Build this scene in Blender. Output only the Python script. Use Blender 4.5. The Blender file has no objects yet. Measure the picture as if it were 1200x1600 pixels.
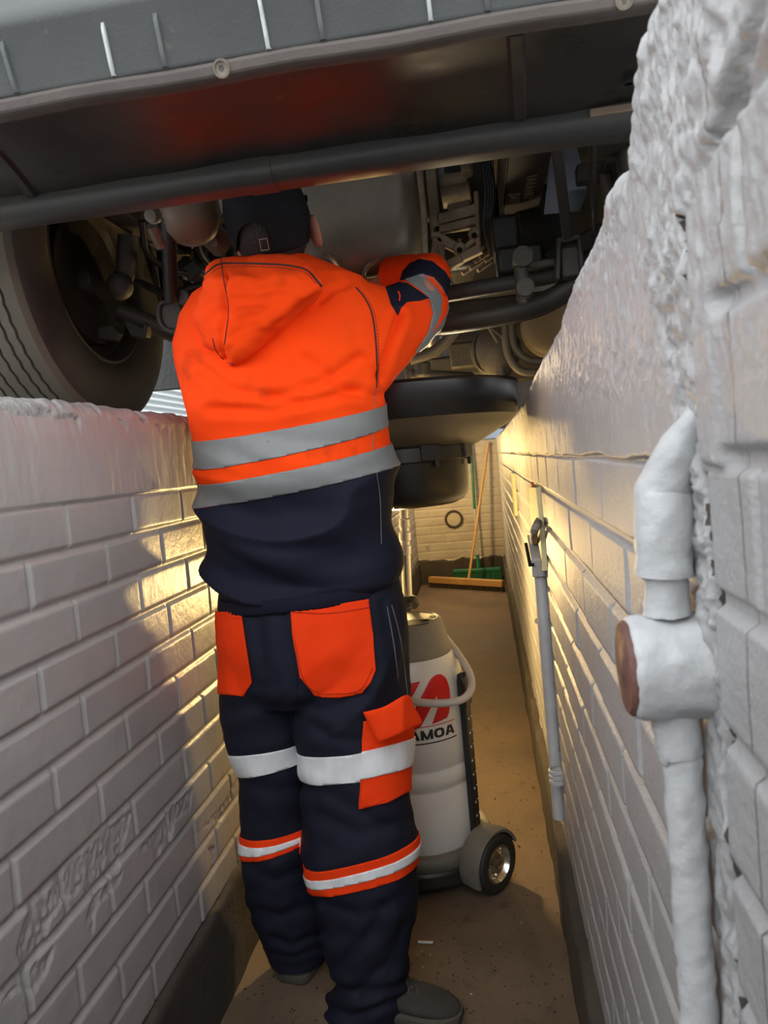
import bpy, bmesh, math, random
import numpy as np
from mathutils import Vector, Matrix

random.seed(7)
rng = np.random.default_rng(11)
scene = bpy.context.scene
COL = scene.collection
PI = math.pi

# ---------------------------------------------------------------- camera
FPX = 1150.0                       # focal length in pixels of the 1200x1600 frame
CAM = Vector((0.0, 0.0, 1.25))
YAW, PITCH, ROLL = math.atan(162.9 * math.cos(math.atan(79.6 / FPX)) / FPX), math.atan(79.6 / FPX), math.radians(5.2)
_F = Vector((-math.sin(YAW) * math.cos(PITCH), math.cos(YAW) * math.cos(PITCH), -math.sin(PITCH)))
_R0 = Vector((math.cos(YAW), math.sin(YAW), 0))
_U0 = _R0.cross(_F)
_R = _R0 * math.cos(ROLL) - _U0 * math.sin(ROLL)
_U = _R0 * math.sin(ROLL) + _U0 * math.cos(ROLL)

def ray(px, py):
    return _F + _R * ((px - 600) / FPX) + _U * ((800 - py) / FPX)
def at_y(px, py, Y):
    d = ray(px, py); return CAM + d * (Y / d.y)
def at_x(px, py, X):
    d = ray(px, py); return CAM + d * ((X - CAM.x) / d.x)
def at_z(px, py, Z):
    d = ray(px, py); return CAM + d * ((Z - CAM.z) / d.z)
def proj(p):
    v = Vector(p) - CAM; w = v.dot(_F)
    return 600 + FPX * v.dot(_R) / w, 800 - FPX * v.dot(_U) / w

cd = bpy.data.cameras.new('camera')
cam = bpy.data.objects.new('camera', cd); COL.objects.link(cam)
cam.matrix_world = Matrix(((_R.x, _U.x, -_F.x, CAM.x), (_R.y, _U.y, -_F.y, CAM.y), (_R.z, _U.z, -_F.z, CAM.z), (0, 0, 0, 1)))
cd.sensor_fit = 'AUTO'; cd.sensor_width = 36.0; cd.lens = FPX / 1600 * 36.0
cd.clip_start = 0.02; cd.clip_end = 200
cd.dof.use_dof = True; cd.dof.focus_distance = 1.9; cd.dof.aperture_fstop = 13.0
scene.camera = cam

# ---------------------------------------------------------------- object helpers
ORG = {}
def _link(o): COL.objects.link(o); return o
def tag(o, label=None, cat=None, group=None, kind=None):
    if label: o['label'] = label
    if cat: o['category'] = cat
    if group: o['group'] = group
    if kind: o['kind'] = kind
    return o
def thing(name, loc, label, cat, group=None):
    o = _link(bpy.data.objects.new(name, None)); o.location = loc; o.empty_display_size = 0.05
    ORG[o.name] = Vector(loc)
    return tag(o, label, cat, group)

def mesh_from(verts, faces, mats, midx=None, smooth=True, sharp=40, name='m'):
    me = bpy.data.meshes.new(name)
    me.from_pydata([tuple(v) for v in verts], [], faces)
    for m in mats: me.materials.append(m)
    if midx is not None: me.polygons.foreach_set('material_index', midx)
    bm = bmesh.new(); bm.from_mesh(me)
    bmesh.ops.recalc_face_normals(bm, faces=bm.faces)
    bm.to_mesh(me); bm.free()
    if smooth:
        me.polygons.foreach_set('use_smooth', [True] * len(me.polygons))
        if sharp: me.set_sharp_from_angle(angle=math.radians(sharp))
    me.update()
    return me
def place(name, me, parent=None, origin=None):
    """link a mesh given in world coordinates as an object (child of parent, or top level with its origin at `origin`)"""
    o = bpy.data.objects.new(name, me)
    if parent is not None:
        O = ORG[parent.name]; me.transform(Matrix.Translation(-O)); o.parent = parent; _link(o); ORG[o.name] = O
    else:
        O = Vector(origin) if origin is not None else Vector((0, 0, 0))
        me.transform(Matrix.Translation(-O)); o.location = O; _link(o); ORG[o.name] = O
    return o

class MB:
    def __init__(s): s.v = []; s.f = []; s.m = []
    def add(s, vs, fs, m=0):
        b = len(s.v); s.v += [Vector(v) for v in vs]
        for f in fs: s.f.append([i + b for i in f]); s.m.append(m)
        return s
    def loft(s, rings, cap=True, m=0, closed=True):
        n = len(rings[0]); vs = [p for r in rings for p in r]; fs = []
        for i in range(len(rings) - 1):
            for j in range(n if closed else n - 1):
                k = (j + 1) % n
                fs.append([i * n + j, i * n + k, (i + 1) * n + k, (i + 1) * n + j])
        if cap:
            fs.append(list(range(n))[::-1]); fs.append([(len(rings) - 1) * n + j for j in range(n)])
        return s.add(vs, fs, m)
    def tube(s, pts, r, n=12, cap=True, m=0, up=None, flat=None):
        pts = [Vector(p) for p in pts]; rings = []
        rs = r if isinstance(r, (list, tuple)) else [r] * len(pts)
        pn = None
        for i, p in enumerate(pts):
            t = (pts[min(i + 1, len(pts) - 1)] - pts[max(i - 1, 0)]).normalized()
            if pn is None:
                a = up if up is not None else (Vector((0, 0, 1)) if abs(t.z) < .9 else Vector((1, 0, 0)))
                pn = (Vector(a) - t * Vector(a).dot(t)).normalized()
            else: pn = (pn - t * pn.dot(t)).normalized()
            q = t.cross(pn); fl = flat or 1.0
            rings.append([p + (pn * math.cos(2 * PI * j / n) + q * math.sin(2 * PI * j / n) * fl) * rs[i] for j in range(n)])
        return s.loft(rings, cap, m)
    def cyl(s, a, b, r0, r1=None, n=24, cap=True, m=0):
        return s.tube([a, b], [r0, r1 if r1 is not None else r0], n, cap, m)
    def box(s, c, size, rot=None, m=0):
        c = Vector(c); R = rot or Matrix.Identity(3); h = Vector(size) / 2
        vs = [c + R @ Vector((sx * h.x, sy * h.y, sz * h.z)) for sz in (-1, 1) for sx, sy in ((-1, -1), (1, -1), (1, 1), (-1, 1))]
        return s.add(vs, [[3, 2, 1, 0], [4, 5, 6, 7], [0, 1, 5, 4], [1, 2, 6, 5], [2, 3, 7, 6], [3, 0, 4, 7]], m)
    def beam(s, a, b, w, h, up=(0, 0, 1), m=0):
        a = Vector(a); b = Vector(b); t = (b - a).normalized(); u = Vector(up); u = (u - t * u.dot(t)).normalized(); q = t.cross(u)
        ring = lambda p: [p + q * sx * w / 2 + u * sz * h / 2 for sx, sz in ((-1, -1), (1, -1), (1, 1), (-1, 1))]
        return s.loft([ring(a), ring(b)], True, m)
    def prism(s, poly, ext, m=0):
        poly = [Vector(p) for p in poly]; ext = Vector(ext); n = len(poly)
        fs = [list(range(n))[::-1], [n + i for i in range(n)]] + [[i, (i + 1) % n, n + (i + 1) % n, n + i] for i in range(n)]
        return s.add(poly + [p + ext for p in poly], fs, m)
    def lathe(s, prof, o, axis=(0, 0, 1), n=32, m=0, ref=None, cap=True):
        o = Vector(o); ax = Vector(axis).normalized()
        a = Vector(ref) if ref else (Vector((1, 0, 0)) if abs(ax.x) < .9 else Vector((0, 1, 0)))
        a = (a - ax * a.dot(ax)).normalized(); b = ax.cross(a)
        rings = [[o + ax * h + (a * math.cos(2 * PI * j / n) + b * math.sin(2 * PI * j / n)) * max(r, 1e-4) for j in range(n)] for r, h in prof]
        return s.loft(rings, cap, m)
    def ell(s, c, r, rot=None, n=20, k=12, m=0):
        c = Vector(c); R = rot or Matrix.Identity(3)
        rings = []
        for i in range(k + 1):
            th = PI * i / k
            rings.append([c + R @ Vector((r[0] * max(math.sin(th), 1e-3) * math.cos(2 * PI * j / n), r[1] * max(math.sin(th), 1e-3) * math.sin(2 * PI * j / n), -r[2] * math.cos(th))) for j in range(n)])
        return s.loft(rings, True, m)
    def mesh(s, mats, smooth=True, sharp=40):
        return mesh_from(s.v, s.f, mats if isinstance(mats, (list, tuple)) else [mats], s.m, smooth, sharp)
    def build(s, name, mats, parent=None, origin=None, smooth=True, sharp=40, bevel=None):
        o = place(name, s.mesh(mats, smooth, sharp), parent, origin)
        if bevel:
            md = o.modifiers.new('bevel', 'BEVEL'); md.width = bevel; md.segments = 2; md.limit_method = 'ANGLE'; md.angle_limit = math.radians(35)
        return o

def smooth_path(pts, k=8):
    """Catmull-Rom through pts"""
    P = [Vector(p) for p in pts]; P = [P[0] * 2 - P[1]] + P + [P[-1] * 2 - P[-2]]; out = []
    for i in range(1, len(P) - 2):
        for j in range(k):
            t = j / k; a, b, c, d = P[i - 1:i + 3]
            out.append(0.5 * ((2 * b) + (c - a) * t + (2 * a - 5 * b + 4 * c - d) * t * t + (3 * b - a - 3 * c + d) * t ** 3))
    out.append(P[-2]); return out

# ---------------------------------------------------------------- noise (numpy value noise)
_tab = rng.random(65536)
def vnoise(x, y, z=0.0):
    x, y, z = np.broadcast_arrays(np.asarray(x, float), np.asarray(y, float), np.asarray(z, float))
    xi, yi, zi = np.floor(x).astype(int), np.floor(y).astype(int), np.floor(z).astype(int)
    f = lambda t: t * t * (3 - 2 * t)
    u, v, w = f(x - xi), f(y - yi), f(z - zi)
    h = lambda a, b, c: _tab[(a * 73856093 ^ b * 19349663 ^ c * 83492791) & 65535]
    L = lambda a, b, t: a + (b - a) * t
    return L(L(L(h(xi, yi, zi), h(xi + 1, yi, zi), u), L(h(xi, yi + 1, zi), h(xi + 1, yi + 1, zi), u), v),
             L(L(h(xi, yi, zi + 1), h(xi + 1, yi, zi + 1), u), L(h(xi, yi + 1, zi + 1), h(xi + 1, yi + 1, zi + 1), u), v), w) - 0.5
def fbm(x, y, z=0.0, o=4):
    s = 0; a = 1.0
    for i in range(o):
        s = s + a * vnoise(np.asarray(x) * 2 ** i + 17 * i, np.asarray(y) * 2 ** i + 5 * i, np.asarray(z) * 2 ** i); a *= .5
    return s
def sstep(a, b, x):
    t = np.clip((x - a) / (b - a), 0, 1); return t * t * (3 - 2 * t)
def in_poly(X, Y, poly):
    r = np.zeros(X.shape, bool); n = len(poly)
    for i in range(n):
        (x0, y0), (x1, y1) = poly[i], poly[(i + 1) % n]
        c = ((y0 > Y) != (y1 > Y)); r ^= c & (X < (x1 - x0) * (Y - y0) / ((y1 - y0) if y1 != y0 else 1e-9) + x0)
    return r

# ---------------------------------------------------------------- materials
def mat(name, c, rough=.6, metal=0.0, c2=None, scale=8.0, detail=6.0, mix=(.35, .7), bump=0.0, bscale=60.0, spec=None, stretch=None,
        c3=None, scale3=30.0, mix3=(.6, .7), emit=None, rough2=None, sheen=0.0, coat=0.0):
    m = bpy.data.materials.new(name); m.use_nodes = True; nt = m.node_tree; N = nt.nodes; L = nt.links
    b = N['Principled BSDF']; b.inputs['Base Color'].default_value = (*c, 1); b.inputs['Roughness'].default_value = rough
    b.inputs['Metallic'].default_value = metal
    if spec is not None: b.inputs['Specular IOR Level'].default_value = spec
    if sheen: b.inputs['Sheen Weight'].default_value = sheen
    if coat: b.inputs['Coat Weight'].default_value = coat; b.inputs['Coat Roughness'].default_value = .15
    tc = N.new('ShaderNodeTexCoord'); src = tc.outputs['Object']
    if stretch:
        mp = N.new('ShaderNodeMapping'); mp.inputs['Scale'].default_value = stretch; L.new(src, mp.inputs['Vector']); src = mp.outputs['Vector']
    def noise(sc, det):
        n = N.new('ShaderNodeTexNoise'); n.inputs['Scale'].default_value = sc; n.inputs['Detail'].default_value = det; n.inputs['Roughness'].default_value = .6
        L.new(src, n.inputs['Vector']); return n
    col = None
    if c2:
        n = noise(scale, detail); r = N.new('ShaderNodeMapRange'); r.inputs['From Min'].default_value = mix[0]; r.inputs['From Max'].default_value = mix[1]
        L.new(n.outputs['Fac'], r.inputs['Value'])
        x = N.new('ShaderNodeMix'); x.data_type = 'RGBA'; x.inputs['A'].default_value = (*c, 1); x.inputs['B'].default_value = (*c2, 1)
        L.new(r.outputs['Result'], x.inputs['Factor']); col = x.outputs['Result']
        if rough2 is not None:
            q = N.new('ShaderNodeMapRange'); q.inputs['To Min'].default_value = rough; q.inputs['To Max'].default_value = rough2
            L.new(r.outputs['Result'], q.inputs['Value']); L.new(q.outputs['Result'], b.inputs['Roughness'])
    if c3:
        n = noise(scale3, 3.0); r = N.new('ShaderNodeMapRange'); r.inputs['From Min'].default_value = mix3[0]; r.inputs['From Max'].default_value = mix3[1]
        L.new(n.outputs['Fac'], r.inputs['Value'])
        x = N.new('ShaderNodeMix'); x.data_type = 'RGBA'; x.inputs['B'].default_value = (*c3, 1)
        if col: L.new(col, x.inputs['A'])
        else: x.inputs['A'].default_value = (*c, 1)
        L.new(r.outputs['Result'], x.inputs['Factor']); col = x.outputs['Result']
    if col: L.new(col, b.inputs['Base Color'])
    if bump:
        n = noise(bscale, 4.0); bn = N.new('ShaderNodeBump'); bn.inputs['Strength'].default_value = bump; bn.inputs['Distance'].default_value = .01
        L.new(n.outputs['Fac'], bn.inputs['Height']); L.new(bn.outputs['Normal'], b.inputs['Normal'])
    if emit: b.inputs['Emission Color'].default_value = (*emit[0], 1); b.inputs['Emission Strength'].default_value = emit[1]
    return m

M_paint = mat('white_wall_paint', (.36, .343, .338), .40, c2=(.31, .296, .29), scale=3.0, bump=.12, bscale=90, c3=(.27, .245, .225), scale3=14, mix3=(.70, .82))
M_paint_bright = mat('fresh_white_paint', (.43, .44, .45), .5, c2=(.36, .37, .38), scale=5, bump=.15, bscale=120)
M_mortar = mat('bare_mortar', (.20, .185, .175), .9, c2=(.48, .48, .48), scale=30, bump=.5, bscale=150)
M_concrete = mat('dark_concrete_kerb', (.062, .050, .041), .85, c2=(.036, .029, .024), scale=6, bump=.35, bscale=60, c3=(.35, .32, .30), scale3=60, mix3=(.72, .8))
M_floor = mat('dirty_pit_floor', (.155, .106, .068), .75, c2=(.088, .061, .040), scale=2.6, detail=10, mix=(.38, .68), bump=.25, bscale=45, c3=(.05, .038, .028), scale3=16, mix3=(.60, .78), rough2=.6)
M_ground = mat('yard_concrete', (.36, .34, .31), .85, c2=(.25, .24, .22), scale=3, bump=.3)
M_corr = mat('white_corrugated_sheet', (.46, .49, .50), .5)

# ---------------------------------------------------------------- pit setting
XL, XR, YF, ZT = -.713, .128, 7.16, 1.408
def add_grid(name, P, mat_, midx=None, mats=None, kind='structure', flip=False):
    """P: (n,m,3) array of world points"""
    n, m = P.shape[:2]
    me = bpy.data.meshes.new(name)
    me.vertices.add(n * m); me.vertices.foreach_set('co', P.reshape(-1).astype(np.float32))
    i, j = np.meshgrid(np.arange(n - 1), np.arange(m - 1), indexing='ij')
    a = i * m + j
    q = np.stack([a, a + m, a + m + 1, a + 1] if not flip else [a, a + 1, a + m + 1, a + m], -1).reshape(-1)
    nf = (n - 1) * (m - 1)
    me.loops.add(nf * 4); me.loops.foreach_set('vertex_index', q.astype(np.int32))
    me.polygons.add(nf); me.polygons.foreach_set('loop_start', np.arange(0, nf * 4, 4, dtype=np.int32))
    for mm in (mats or [mat_]): me.materials.append(mm)
    if midx is not None: me.polygons.foreach_set('material_index', midx.reshape(-1).astype(np.int32))
    me.update(calc_edges=True); me.validate()
    me.polygons.foreach_set('use_smooth', [True] * nf)
    o = _link(bpy.data.objects.new(name, me)); ORG[o.name] = Vector((0, 0, 0))
    if kind: o['kind'] = kind
    return o

def brick_h(y, z, zref, yref, C=.0825, L=.24, mw=.0090, dep=.0065):
    zw = z + .0035 * vnoise(y * 4, z * 3, 1.7); yw = y + .004 * vnoise(y * 9, z * 9, 4.2)
    row = np.floor((zw - zref) / C); fz = (zw - zref) - row * C; dz = np.minimum(fz, C - fz)
    off = np.where(row % 2 == 0, 0, L / 2) + .02 * (_tab[(row.astype(int) * 131 + 77) & 65535] - .5)
    col = np.floor((yw - yref - off) / L); fy = (yw - yref - off) - col * L; dy = np.minimum(fy, L - fy)
    h1 = 1 - sstep(mw * .35, mw * .95, dz); h2 = (1 - sstep(mw * .25, mw * .75, dy)) * .85
    br = _tab[((row * 57 + col * 193).astype(int)) & 65535] - .5
    g = np.maximum(h1, h2)
    return -dep * g + .0022 * br * (1 - g) + .0011 * fbm(y * 25, z * 25, 2.0) * (1 - .5 * g)

def wall_profile(zk, ztop, r, out, zs_step, fine=None):
    """face from zk up to ztop, rounded over to the flat top; returns (u outward distance, z, normal u, normal z)"""
    zs = np.arange(zk, ztop - r, zs_step)
    if fine: zs = np.concatenate([np.arange(zk, fine, zs_step), np.arange(fine, ztop - r, .0016)])
    k = [(0., z, 1., 0.) for z in zs]
    for a in np.linspace(0, PI / 2, 12): k.append((r * (1 - math.cos(a)), ztop - r + r * math.sin(a), math.cos(a), math.sin(a)))
    for u in np.linspace(r + .012, out, 10): k.append((u, ztop, 0., 1.))
    return np.array(k)

# left wall ----------------------------------------------------------
peel = [[(590, 480), (530, 740), (410, 830), (280, 870), (220, 980), (205, 1070), (90, 1180), (80, 1080), (140, 880), (350, 690), (500, 540)],
        [(550, 740), (520, 820), (430, 900), (410, 1050), (390, 940), (420, 850)],
        [(680, 580), (780, 450), (860, 370), (850, 470), (780, 520), (760, 620), (720, 640), (700, 720), (680, 640), (620, 650)],
        [(250, 1070), (200, 1220), (150, 1290), (80, 1280), (0, 1345), (100, 1210)], [(900, 560), (1000, 440), (1060, 330), (1010, 500), (940, 540), (840, 600)],
        [(930, 640), (960, 640), (945, 790)]]
PEEL = []
for pl in peel:
    q = [at_x(x / 2.857, 1100 + y / 2.857, XL) for x, y in pl]; PEEL.append([(p.y, p.z) for p in q])
ys = np.concatenate([np.arange(-3.2, -1.2, .03), np.arange(-1.2, .8, .012), np.arange(.8, 2.3, .0035), np.arange(2.3, YF + .3, .010)])
pf = wall_profile(.10, ZT, .030, .30, .0042)
Yg, Zg = np.meshgrid(ys, pf[:, 1], indexing='ij'); Ug = np.broadcast_to(pf[:, 0], Yg.shape)
b = brick_h(Yg, Zg, 1.1465, 1.165)
pl = .0018 * fbm(Yg * 60, Zg * 14, 3.3, 4) + .004 * fbm(Yg * 5, (Zg + Ug) * 5, 8.8, 3)
zb = 1.226 + .006 * fbm(Yg * 8, 0 * Yg, 2.2, 3)
t = sstep(zb - .003, zb + .003, Zg)
d = b * (1 - t) + (pl + .002) * t
d += .006 * fbm(Yg * 30, (Zg + Ug) * 30, 1.1, 3) * sstep(ZT - .05, ZT - .01, Zg)
wob = .006 * fbm(Yg * 60, Zg * 60, 9.9, 3)
for P_ in PEEL:
    ins = in_poly(Yg + wob, Zg + wob * .7, P_)
    d = np.where(ins, d - .0028 + .0050 * fbm(Yg * 105, Zg * 105, 5.5, 3), d)
chip = sstep(.62, .78, fbm(Yg * 22, (Zg - Ug) * 22, 31.0, 3) + .5) * sstep(ZT - .07, ZT - .02, Zg) * (Ug < .03)
d -= .006 * chip
P = np.stack([XL + d * pf[:, 2] - Ug, Yg, Zg + d * pf[:, 3]], -1)
mi = np.where((chip > .75)[:-1, :-1], 1, 0)
add_grid('wall_left', P, None, mi, [M_paint, M_mortar], flip=True)

# right wall ---------------------------------------------------------
def ztop_r(y): return np.interp(y, [.2, .45, .50, .555, .585, .607, .64, .68, .80, .96, 1.16, 1.52, 2.2, 5.0], [1.53, 1.525, 1.522, 1.518, 1.498, 1.455, 1.468, 1.470, 1.460, 1.455, 1.432, 1.425, 1.39, 1.375])
ys = np.concatenate([np.arange(-3.2, .22, .02), np.arange(.22, .40, .0024), np.arange(.40, .52, .0012), np.arange(.52, .75, .0022), np.arange(.75, 1.4, .0045), np.arange(1.4, YF + .3, .011)])
pf = wall_profile(.10, ZT, .022, .30, .0042, 1.13)
Yg, Zg = np.meshgrid(ys, pf[:, 1], indexing='ij'); Ug = np.broadcast_to(pf[:, 0], Yg.shape)
s = sstep(1.20, ZT - .022, Zg); Z2 = Zg + (ztop_r(Yg) - ZT) * s          # the raised near end of the wall
b = brick_h(Yg, Z2, 1.152, .37)
pl = .0022 * fbm(Yg * 70, Z2 * 30, 3.3, 4) + .004 * fbm(Yg * 6, (Z2 + Ug) * 6, 8.8, 3)
zb = 1.232 + .008 * fbm(Yg * 8, 0 * Yg, 2.2, 3)
t = sstep(zb - .003, zb + .003, Z2) * sstep(.41, .43, Yg)
d = b * (1 - t) + (pl + .002) * t
# vertical chase patched with rough mortar: a crack on its near side, lumpy filling beyond it
yc = .457 + .004 * fbm(Z2 * 14, 0 * Z2, 6.0, 3) - 2.6 * np.clip(Z2 - 1.374, 0, 1)
wd = np.interp(Z2, [0, 1.15, 1.26, 1.33, 1.40, 1.45], [.034, .036, .05, .085, .13, .17])
yy = Yg - yc + .004 * fbm(Yg * 40, Z2 * 40, 7.0, 3)
ch = sstep(-.004, .002, yy) * (1 - sstep(wd * .75, wd * 1.1, yy))
rough = .0056 * fbm(Yg * 55, Z2 * 65, 12.0, 4) + .0040 * fbm(Yg * 150, Z2 * 180, 2.0, 3)
rough = rough * (1 - .45 * sstep(1.35, 1.41, Z2))
d = d * (1 - ch) + (rough - .001 + .006 * sstep(1.26, 1.38, Z2)) * ch
yyc = yy + np.where(Z2 > 1.374, 1.0, 0.0)
crack = np.exp(-(yyc / (.0020 + .0016 * vnoise(Z2 * 40, 0 * Z2, 9.0))) ** 2) * sstep(-.05, .15, vnoise(Z2 * 30, 0 * Z2, 3.0) + .34 + .2 * sstep(1.3, 1.0, Z2))
d -= .016 * crack + .007 * np.exp(-(yy / .011) ** 2) * sstep(1.370, 1.380, Z2) * sstep(-.3, .1, vnoise(Z2 * 40, Yg * 20, 5.0))
# rough lumpy render along the raised top
d += (.0045 * fbm(Yg * 34, (Z2 - Ug) * 34, 21.0, 4) + .0032 * fbm(Yg * 130, (Z2 - Ug) * 130, 25.0, 3)) * sstep(1.39, 1.44, Z2) * (1 - sstep(.9, 1.3, Yg)) + .005 * fbm(Yg * 34, (Zg - Ug) * 34, 22.0, 4) * sstep(ZT - .05, ZT - .01, Zg)
d += .0024 * fbm(Yg * 170, Z2 * 100, 41.0, 3) * sstep(1.25, 1.33, Z2) * (1 - sstep(1.0, 1.5, Yg))
P = np.stack([XR - d * pf[:, 2] + Ug, Yg, Z2 + d * pf[:, 3]], -1)
mi = np.where((crack > .45)[:-1, :-1], 2, np.where(((ch > .8) & (rough < -.0042) & (Z2 < 1.30))[:-1, :-1], 1, 0))
M_paintr = mat('rough_wall_paint', (.33, .328, .331), .45, c2=(.28, .277, .28), scale=4.0, bump=.22, bscale=150, c3=(.25, .235, .225), scale3=18, mix3=(.70, .84))
M_crack = mat('dirty_crack', (.06, .05, .043), .95)
add_grid('wall_right', P, None, mi, [M_paintr, M_mortar, M_crack])

# far wall -----------------------------------------------------------
xs = np.arange(XL - .02, XR + .03, .008); zs = np.arange(0, 1.365, .007)
Xg, Zg = np.meshgrid(xs, zs, indexing='ij')
d = brick_h(Xg + 5, Zg, .24, 5.02, dep=.006)
base = 1 - sstep(.225, .24, Zg + .03 * fbm(Xg * 7, Zg * 7, 1.0, 3))
d = d * (1 - base) + base * .02
P = np.stack([Xg, YF - d, Zg], -1)
mi = np.where(base[:-1, :-1] > .5, 1, 0)
M_far = mat('stained_white_paint', (.46, .42, .36), .6, c2=(.35, .31, .26), scale=4, mix=(.45, .75), c3=(.16, .13, .10), scale3=7, mix3=(.66, .80), bump=.2)
add_grid('wall_far', P, None, mi, [M_far, M_concrete], flip=True)
MB().box((-.3, YF + .20, 1.30), (1.4, .36, .13)).build('trim_1', M_ground)['kind'] = 'structure'

# kerbs --------------------------------------------------------------
def kerb(name, x0, x1, ztop):
    ys = np.concatenate([np.arange(-3.2, 3, .012), np.arange(3, YF + .1, .03)])
    pr = [(x1, -.02)] + [(x1, z) for z in np.linspace(0, ztop - .012, 14)] + [(x1 + (x0 - x1) * k, ztop - .012 + .012 * math.sin(k * PI / 2)) for k in (.15, .4, .7, 1.0)]
    pr = np.array(pr); sg = 1 if x1 > x0 else -1
    Yg, K = np.meshgrid(ys, np.arange(len(pr)), indexing='ij')
    X = pr[K, 0]; Z = pr[K, 1]
    n = .006 * fbm(Yg * 9, Z * 9, 2.0, 4)
    P = np.stack([X + sg * n, Yg, Z + np.where(K > 14, .018 * fbm(Yg * 7, 0 * Yg, 5.0, 4), 0)], -1)
    return add_grid(name, P, M_concrete, flip=(sg > 0))
kerb('baseboard_left', XL - .02, XL + .012, .243)
kerb('baseboard_right', XR + .02, XR - .022, .245)

# floor --------------------------------------------------------------
xs = np.linspace(XL - .05, XR + .05, 60); ys = np.concatenate([np.arange(-3.2, 3.5, .02), np.arange(3.5, YF + .1, .05)])
Xg, Yg = np.meshgrid(xs, ys, indexing='ij')
P = np.stack([Xg, Yg, .0025 * fbm(Xg * 6, Yg * 6, 1.0, 4)], -1)
add_grid('floor', P, M_floor, flip=False)
MB().box((-.29, -3.25, .7), (1.2, .1, 1.42)).build('wall_back', M_paint)['kind'] = 'structure'

# yard level beside the pit -----------------------------------------
def slab(name, x0, x1, y0, y1, z, m): MB().box(((x0 + x1) / 2, (y0 + y1) / 2, z - .05), (x1 - x0, y1 - y0, .1)).build(name, m)['kind'] = 'structure'
slab('trim_2', -9, XL - .28, -6, 16, ZT - .004, M_ground)
slab('trim_3', XR + .29, 9, -6, 16, ZT - .004, M_ground)
slab('trim_4', XL - .28, XR + .38, YF + .3, 16, ZT - .03, M_ground)
slab('trim_5', XL - .28, XR + .38, -6, -3.25, ZT - .004, M_ground)

MB().box((0, 12.0, 2.6), (18, .15, 2.6)).build('wall_yard', mat('blue_grey_yard_wall', (.20, .23, .26), .7, c2=(.15, .17, .19), scale=2))['kind'] = 'structure'
# corrugated cladding beyond the left side
zs = np.arange(ZT, 4.0, .006); pz = ZT
Yg, Zg = np.meshgrid(np.linspace(2, 16, 30), zs, indexing='ij')
P = np.stack([-4.2 + .03 * np.tanh(2.2 * np.sin(Zg * 2 * PI / .085)), Yg, Zg], -1)
add_grid('wall_outside', P, M_corr, flip=True)
# ================================================================ vehicle over the pit
M_bump = mat('grey_bumper_plastic', (.064, .070, .070), .5, c2=(.046, .052, .052), scale=4, bump=.08, bscale=200, c3=(.13, .125, .115), scale3=26, mix3=(.66, .8))
M_worn = mat('worn_white_edge', (.45, .47, .46), .5, c2=(.22, .235, .235), scale=20)
M_lip = mat('dusty_brown_lip', (.066, .052, .046), .6, c2=(.045, .037, .033), scale=9, bump=.1)
M_under = mat('glossy_black_undertray', (.019, .018, .0175), .24, spec=.22, c2=(.035, .031, .028), scale=5, mix=(.36, .66), rough2=.5, bump=.05, bscale=40, c3=(.08, .07, .058), scale3=18, mix3=(.68, .82))
M_bar = mat('black_painted_bar', (.020, .021, .022), .45, c2=(.032, .029, .026), scale=6, bump=.06, c3=(.2, .19, .18), scale3=90, mix3=(.76, .8))
M_rail = mat('dusty_frame_steel', (.05, .039, .029), .6, c2=(.03, .024, .02), scale=7, bump=.15)
M_dark = mat('oily_black_steel', (.010, .010, .011), .42, c2=(.025, .021, .017), scale=8, bump=.15)
M_dust = mat('dusty_grey_steel', (.055, .048, .039), .6, c2=(.026, .023, .019), scale=8, bump=.2)
M_cast = mat('dusty_cast_aluminium', (.46, .38, .26), .55, metal=.2, c2=(.20, .16, .11), scale=12, bump=.25)
M_tan = mat('tan_dusty_canister', (.22, .165, .115), .5, c2=(.15, .112, .08), scale=6)
M_tand = mat('brown_dusty_muffler', (.10, .078, .058), .55, c2=(.07, .055, .042), scale=6)
M_sump = mat('dusty_sump_steel', (.20, .18, .145), .36, metal=.3, c2=(.32, .275, .20), scale=3.5, mix=(.4, .7), bump=.06)
M_tyre = mat('dusty_tyre_rubber', (.115, .10, .075), .8, c2=(.08, .07, .054), scale=5, bump=.15)
M_tyreside = mat('tyre_sidewall_rubber', (.018, .017, .016), .62, c2=(.03, .027, .023), scale=6, bump=.1)
M_groove = mat('tyre_groove_black', (.012, .012, .012), .9)
M_rim = mat('steel_rim_dusty', (.026, .023, .02), .5, c2=(.014, .013, .011), scale=9, bump=.1)
M_bolt = mat('aged_zinc', (.20, .18, .15), .45, metal=.5, c2=(.12, .10, .08), scale=40)
M_blue = mat('blue_grey_heat_shield', (.19, .21, .25), .4, metal=.4, c2=(.1, .11, .13), scale=5)

TR = thing('truck', (-.25, 1.88, 1.406), 'grey vehicle parked across the pit above the mechanic, seen from below its dirty bumper', 'vehicle')
X0, X1 = -1.45, .95
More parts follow.
